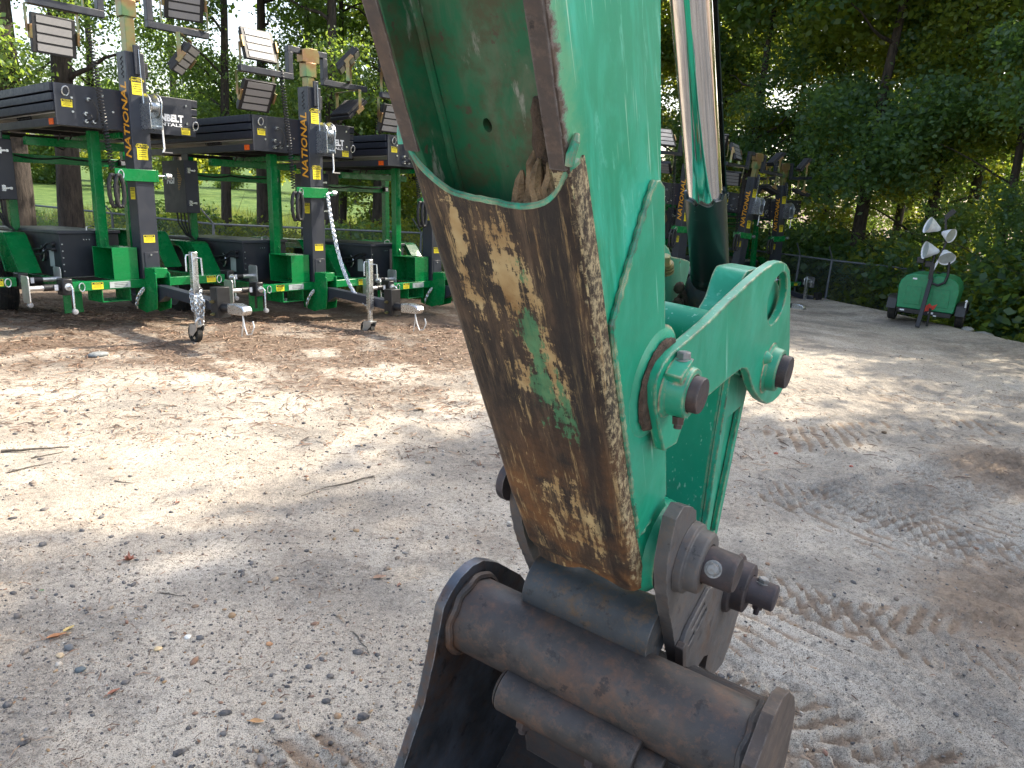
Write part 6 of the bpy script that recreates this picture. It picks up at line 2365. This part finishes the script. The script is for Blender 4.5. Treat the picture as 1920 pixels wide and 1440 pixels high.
# meadow weeds behind the left fence
rg = np.random.default_rng(5)
n_ = 52000
x = rg.uniform(-20, 1.5, n_)
y = 18.2 + rg.random(n_) ** 1.5 * 26
hgt = rg.uniform(0.25, 0.9, n_) * (0.5 + 0.9 * fbm(x * 0.5, y * 0.3, 301, 3))
lean = rg.normal(size=(n_, 2)) * 0.22
wv = rg.normal(size=(n_, 2))
wv /= np.linalg.norm(wv, axis=1, keepdims=True)
z = ground_fields(x, y)[0]
wd_ = 0.012 + 0.014 * rg.random(n_)
P0 = np.stack([x - wv[:, 0] * wd_, y - wv[:, 1] * wd_, z], 1)
P1 = np.stack([x + wv[:, 0] * wd_, y + wv[:, 1] * wd_, z], 1)
P2 = np.stack([x + lean[:, 0] * hgt, y + lean[:, 1] * hgt, z + hgt], 1)
V = np.stack([P0, P1, P2], 1).reshape(-1, 3)
F = np.arange(n_ * 3).reshape(-1, 3)
link_mesh('meadow_grass', np_mesh('meadow_grass', V, F, M['grass'], {'tint': np.repeat(rg.random(n_), 3)}), kind='stuff', label='tall bright meadow grass and weeds behind the left fence')

# ------------------------------------------------------------------ ground clutter
def vis_scatter(n, ymin, ymax, rgen, pw=1.0):
    """points in the wedge in front of the viewer, denser near"""
    u = rgen.random(n)
    yy = ymin * (ymax / ymin) ** (u ** pw)
    xx = (rgen.random(n) * 2 - 1) * (yy * 0.80 + 0.6)
    return xx, yy


def col_attr_mat(name, stops, rough=0.8):
    s = NT(name)
    base = s.ramp(s.attr('tint'), stops, 'LINEAR')
    base = s.mix(s.ramp(s.noise(60, 4), [(0.4, 0.0), (0.7, 0.35)]), base, (0.35, 0.30, 0.25))
    return s.done(base, rough)


rg = np.random.default_rng(11)
ico = bmesh.new()
bmesh.ops.create_icosphere(ico, subdivisions=1, radius=1)
IV = np.array([v.co[:] for v in ico.verts])
IF = np.array([[v.index for v in f.verts] for f in ico.faces])
ico.free()
n_ = 24000
px_, py_ = vis_scatter(n_, 1.5, 11, rg)
keep = rg.random(n_) < 0.25 + 1.1 * sstep(0.42, 0.66, fbm(px_ * 0.9 + 3, py_ * 0.9, 201, 3)) * (px_ < 1.2) + 0.12
px_, py_ = px_[keep], py_[keep]
n_ = len(px_)
sz = 0.0028 + 0.0055 * rg.random(n_) ** 2.2
sz = np.where(rg.random(n_) < 0.035, sz + 0.006 + 0.006 * rg.random(n_), sz)
pz = ground_fields(px_, py_)[0]
an = rg.uniform(0, 2 * pi, n_)
ca, sa = np.cos(an), np.sin(an)
sc3 = np.stack([sz * rg.uniform(0.9, 1.7, n_), sz * rg.uniform(0.7, 1.1, n_), sz * rg.uniform(0.45, 0.8, n_)], 1)
jit = 1 + 0.25 * (rg.random((n_, len(IV), 1)) - 0.5)
P = IV[None] * sc3[:, None, :] * jit
X_ = P[..., 0] * ca[:, None] - P[..., 1] * sa[:, None] + px_[:, None]
Y_ = P[..., 0] * sa[:, None] + P[..., 1] * ca[:, None] + py_[:, None]
Z_ = P[..., 2] + pz[:, None] + sc3[:, 2:3] * 0.35
V = np.stack([X_, Y_, Z_], -1).reshape(-1, 3)
F = (IF[None] + (np.arange(n_) * len(IV))[:, None, None]).reshape(-1, 3)
pm_ = col_attr_mat('gravel_pebbles', [(0.0, (0.04, 0.04, 0.045)), (0.35, (0.10, 0.10, 0.105)), (0.55, (0.16, 0.12, 0.09)), (0.7, (0.26, 0.25, 0.235)), (0.82, (0.34, 0.22, 0.11)), (0.92, (0.20, 0.10, 0.07)), (1.0, (0.60, 0.56, 0.48))])
link_mesh('gravel', np_mesh('gravel', V, F, pm_, {'tint': np.repeat(rg.random(n_), len(IV))}), kind='stuff', label='scattered dark, tan and white pebbles over the sandy yard')

n_ = 30000
px_, py_ = vis_scatter(n_, 1.45, 5.5, rg, 0.85)
keep = rg.random(n_) < 0.35 + 0.9 * sstep(0.40, 0.62, fbm(px_ * 1.4 + 9, py_ * 1.4, 221, 3))
px_, py_ = px_[keep], py_[keep]
n_ = len(px_)
sz = rg.uniform(0.0012, 0.0036, n_)
OV = np.array([[1, 0, 0], [0, 1, 0], [-1, 0, 0], [0, -1, 0], [0, 0, 1.0], [0, 0, -1]])
OF = np.array([[0, 1, 4], [1, 2, 4], [2, 3, 4], [3, 0, 4]])
an = rg.uniform(0, 2 * pi, n_)
ca, sa = np.cos(an), np.sin(an)
P = OV[None] * sz[:, None, None] * (1 + 0.7 * (rg.random((n_, 6, 1)) - 0.5))
pz = ground_fields(px_, py_)[0]
V = np.stack([P[..., 0] * ca[:, None] * 1.5 - P[..., 1] * sa[:, None] + px_[:, None], P[..., 0] * sa[:, None] * 1.5 + P[..., 1] * ca[:, None] + py_[:, None], P[..., 2] * 0.8 + pz[:, None] + 0.001], -1).reshape(-1, 3)
F = (OF[None] + (np.arange(n_) * 6)[:, None, None]).reshape(-1, 3)
gm_ = col_attr_mat('dark_grit', [(0.0, (0.03, 0.03, 0.032)), (0.6, (0.09, 0.08, 0.075)), (0.85, (0.20, 0.14, 0.10)), (1.0, (0.40, 0.36, 0.30))])
link_mesh('grit', np_mesh('grit', V, F, gm_, {'tint': np.repeat(rg.random(n_), 6)}), kind='stuff', label='fine dark grit strewn over the foreground sand')

# pine straw and twigs: thin bent slivers
n_ = 30000
u = rg.random(n_)
sx = rg.uniform(-8, 3.0, n_)
sy = 4.2 + rg.random(n_) * 6.5
lit = ground_fields(sx, sy)[2]
k_ = rg.random(n_) < lit * 1.2 + 0.02
nx2, ny2 = vis_scatter(2600, 1.6, 9, rg)
sx, sy = np.concatenate([sx[k_], nx2]), np.concatenate([sy[k_], ny2])
n_ = len(sx)
ln = rg.uniform(0.02, 0.13, n_) * np.where(sy < 5, 0.5, 1)
w = rg.uniform(0.0008, 0.003, n_) * np.where(sy < 5, 0.7, 1.6)
a = rg.uniform(0, 2 * pi, n_)
dx, dy = np.cos(a), np.sin(a)
z = ground_fields(sx, sy)[0] + 0.003
e = rg.uniform(0.0, 0.012, n_)
bend = rg.uniform(-0.2, 0.2, n_) * ln
def P3v(s_, o_, zz):
    return np.stack([sx + dx * ln * s_ - dy * o_, sy + dy * ln * s_ + dx * o_, z + zz], 1)
V = np.stack([P3v(-0.5, -w, 0), P3v(-0.5, w, 0.001), P3v(0, bend + w, e + w * 1.5), P3v(0, bend - w, e), P3v(0.5, w, 0.003), P3v(0.5, -w, 0.002)], 1).reshape(-1, 3)
i0 = (np.arange(n_) * 6)[:, None]
F = np.concatenate([i0 + np.array([[0, 3, 2, 1]]), i0 + np.array([[3, 5, 4, 2]])])
sm_ = col_attr_mat('pine_straw', [(0.0, (0.035, 0.022, 0.016)), (0.4, (0.12, 0.06, 0.035)), (0.7, (0.25, 0.14, 0.08)), (1.0, (0.36, 0.27, 0.19))])
link_mesh('pine_litter', np_mesh('pine_litter', V, F, sm_, {'tint': np.repeat(rg.random(n_), 6)}), kind='stuff', label='brown pine straw and twig litter around the trailers')

# small dead leaves as a mass
n_ = 900
sx, sy = vis_scatter(n_, 1.7, 11, rg, 0.6)
k_ = rg.random(n_) < np.where(sx < 1.0, 0.8, 0.15)
sx, sy = sx[k_], sy[k_]
n_ = len(sx)
ln = rg.uniform(0.006, 0.02, n_) * np.clip(sy / 4, 0.8, 2)
w = ln * rg.uniform(0.25, 0.4, n_)
a = rg.uniform(0, 2 * pi, n_)
dx, dy = np.cos(a), np.sin(a)
z = ground_fields(sx, sy)[0] + 0.004
def P4(s_, o_, zz):
    return np.stack([sx + dx * ln * s_ - dy * w * o_, sy + dy * ln * s_ + dx * w * o_, z + zz], 1)
cu = rg.uniform(0.002, 0.014, n_)
V = np.stack([P4(-1, 0, cu), P4(0, -1, cu * 0.7), P4(0.1, 0, 0 * cu), P4(1, 0, cu * 0.9), P4(0, 1, cu * 0.8)], 1).reshape(-1, 3)
i0 = (np.arange(n_) * 5)[:, None]
F = np.concatenate([i0 + np.array([[0, 1, 2]]), i0 + np.array([[1, 3, 2]]), i0 + np.array([[2, 3, 4]]), i0 + np.array([[0, 2, 4]])])
lm_ = col_attr_mat('dead_leaf', [(0.0, (0.05, 0.03, 0.02)), (0.4, (0.14, 0.075, 0.045)), (0.8, (0.25, 0.14, 0.08)), (1.0, (0.42, 0.28, 0.14))], 0.65)
link_mesh('leaf_litter', np_mesh('leaf_litter', V, F, lm_, {'tint': np.repeat(rg.random(n_), 5)}), kind='stuff', label='small dead brown leaves scattered on the sand')


# single leaves, sticks and stones one can point at
def leaf_thing(px, py, s_, colr, label, rot=0.0, lobes=False):
    p = project_ground(px, py)
    b = MB()
    if lobes:
        out = [(s_ * (1, 0.62, 0.85, 0.55)[i % 4] * cos(2 * pi * i / 16), 0.8 * s_ * (1, 0.62, 0.85, 0.55)[i % 4] * sin(2 * pi * i / 16)) for i in range(16)]
    else:
        out = [(s_ * cos(t), s_ * 0.38 * sin(t) * (1 - 0.25 * cos(t))) for t in [2 * pi * i / 14 for i in range(14)]]
    P = [(0, 0, 0.0)] + [(x, y, 0.10 * s_ + 2.6 * (y * y) / s_ * 0.6 + 0.12 * x * x / s_ + random.uniform(0, 0.06) * s_) for x, y in out]
    n__ = len(out)
    b.add(P, [(0, i + 1, (i + 1) % n__ + 1) for i in range(n__)])
    b.tube([(-s_, 0, 0.15 * s_), (-1.5 * s_, 0.1 * s_, 0.2 * s_)], 0.0012, 5)
    mt = simple('leaf_' + colr[0], colr[1], 0.6, var=0.35, scale=40)
    o = b.build('dead_leaf', mt, None, smooth=60, loc=(float(p[0]), float(p[1]), gz(p[0], p[1]) + 0.003))
    o.rotation_euler = (random.uniform(-.15, .15), random.uniform(-.15, .15), rot)
    tag(o, label, 'leaf')


for a_ in ((242, 1054, 0.036, ('red', (0.30, 0.11, 0.065)), 'red-brown lobed leaf on the pale sand left of centre', 0.3, True),
           (107, 1200, 0.036, ('orange', (0.42, 0.19, 0.08)), 'orange leaf near the left edge beside grey pebbles', 0.5, False),
           (130, 1186, 0.026, ('yellow', (0.52, 0.38, 0.14)), 'small yellow leaf touching the orange leaf at the left', 1.2, False),
           (214, 1300, 0.024, ('rust', (0.30, 0.12, 0.07)), 'rust coloured curled leaf standing on the sand at lower left', 1.0, False),
           (482, 1356, 0.024, ('tan', (0.50, 0.28, 0.12)), 'tan leaf just above the brown tread marks', 0.1, False),
           (712, 1085, 0.032, ('brown', (0.33, 0.20, 0.13)), 'curled brown leaf left of the bucket', 0.35, False),
           (748, 1098, 0.016, ('umber', (0.30, 0.15, 0.10)), 'tiny brown leaf next to the left bucket plate', 1.4, False),
           (788, 766, 0.050, ('straw', (0.42, 0.28, 0.16)), 'straw-brown curled leaf on the sunlit sand beside the arm', 0.2, False),
           (80, 1112, 0.010, ('green', (0.10, 0.30, 0.12)), 'tiny green leaf on the sand near the left edge', 0.2, False),
           (333, 944, 0.020, ('maroon', (0.28, 0.12, 0.08)), 'maroon leaf on the sunlit sand above the lobed red leaf', 0.9, True)):
    leaf_thing(*a_)


def stick(p, q, r_, label, bends=5, cat='stick'):
    a, c = project_ground(*p), project_ground(*q)
    a = Vector((a[0], a[1], gz(a[0], a[1]) + r_))
    c = Vector((c[0], c[1], gz(c[0], c[1]) + r_))
    pts = []
    for i in range(bends + 1):
        f = i / bends
        v = a.lerp(c, f)
        k = (c - a).length * 0.03
        pts.append(v + Vector((random.uniform(-k, k), random.uniform(-k, k), abs(random.uniform(0, k * 0.4)))) - a)
    MB().tube(pts, [r_ * (1 - 0.6 * i / bends) for i in range(bends + 1)], 7).build('stick', M['barkg'], None, smooth=60, loc=a, label=label, cat=cat)


stick((0, 850), (132, 842), 0.010, 'thick grey-brown branch lying at the left picture edge', 7)
stick((60, 862), (120, 850), 0.005, 'short twig just below the thick branch at the left edge', 4)
stick((12, 892), (95, 872), 0.005, 'reddish twig in front of the thick branch at the left edge', 4)
stick((700, 893), (560, 930), 0.006, 'long thin twig on the shaded strip left of the arm', 6)
stick((660, 1186), (694, 1232), 0.003, 'thin twig standing alone left of the bucket plate', 4)
stick((300, 1115), (342, 1122), 0.003, 'thin dark twig in the middle of the sandy foreground', 4)
stick((215, 905), (250, 908), 0.004, 'short dark twig on the sunlit sand at left', 3)
stick((1450, 1300), (1500, 1340), 0.004, 'dark twig pressed into the tread marks right of the bucket', 4)


def stone(px, py, s_, colr, label, flat=0.6):
    p = project_ground(px, py)
    bm = bmesh.new()
    bmesh.ops.create_icosphere(bm, subdivisions=2, radius=s_)
    for v in bm.verts:
        v.co *= 1 + 0.30 * (random.random() - 0.5)
        v.co.z *= flat
        v.co.x *= 1.3
    me = bpy.data.meshes.new('stone')
    bm.to_mesh(me)
    bm.free()
    me.polygons.foreach_set('use_smooth', [True] * len(me.polygons))
    me.materials.append(simple('stone_' + colr[0], colr[1], 0.8, var=0.3, scale=50))
    o = link_mesh('stone', me, None, (float(p[0]), float(p[1]), gz(p[0], p[1]) + s_ * flat * 0.45), label=label, cat='stone')
    o.rotation_euler = (0, 0, random.uniform(0, 3))


for a_ in ((352, 1198, 0.013, ('white', (0.72, 0.71, 0.68)), 'white pebble standing out on the lower left sand'),
           (296, 1220, 0.013, ('cream', (0.60, 0.45, 0.26)), 'cream pebble left of the white pebble'),
           (113, 1232, 0.014, ('tan', (0.50, 0.38, 0.24)), 'tan pebble near the left edge beside a grey one'),
           (130, 1218, 0.017, ('grey', (0.13, 0.135, 0.14)), 'grey rough stone near the orange leaf'),
           (150, 1258, 0.016, ('slate', (0.10, 0.12, 0.13)), 'slate blue stone below the grey rough stone'),
           (505, 1208, 0.012, ('ochre', (0.45, 0.24, 0.12)), 'ochre pebble on the sand midway to the bucket'),
           (366, 1140, 0.012, ('brown', (0.22, 0.15, 0.10)), 'brown oblong stone above the white pebble'),
           (185, 668, 0.075, ('bluegrey', (0.20, 0.21, 0.21)), 'pale blue-grey rock in the pine litter in front of the nearest trailer', 0.35),
           (1595, 878, 0.012, ('redclod', (0.45, 0.08, 0.05)), 'bright red clod on the pale ground right of the link'),
           (1455, 850, 0.016, ('redclay', (0.40, 0.13, 0.09)), 'dull red clay lump left of the bright red clod'),
           (1657, 815, 0.022, ('darkclod', (0.12, 0.08, 0.05)), 'dark clod on the sunlit ground at right'),
           (1818, 600, 0.10, ('fencerock', (0.32, 0.31, 0.29)), 'pale rock at the yard edge right of the old green light tower', 0.5),
           (1850, 603, 0.16, ('slabrock', (0.28, 0.27, 0.25)), 'long pale rock at the foot of the fence on the far right', 0.4)):
    stone(*a_)
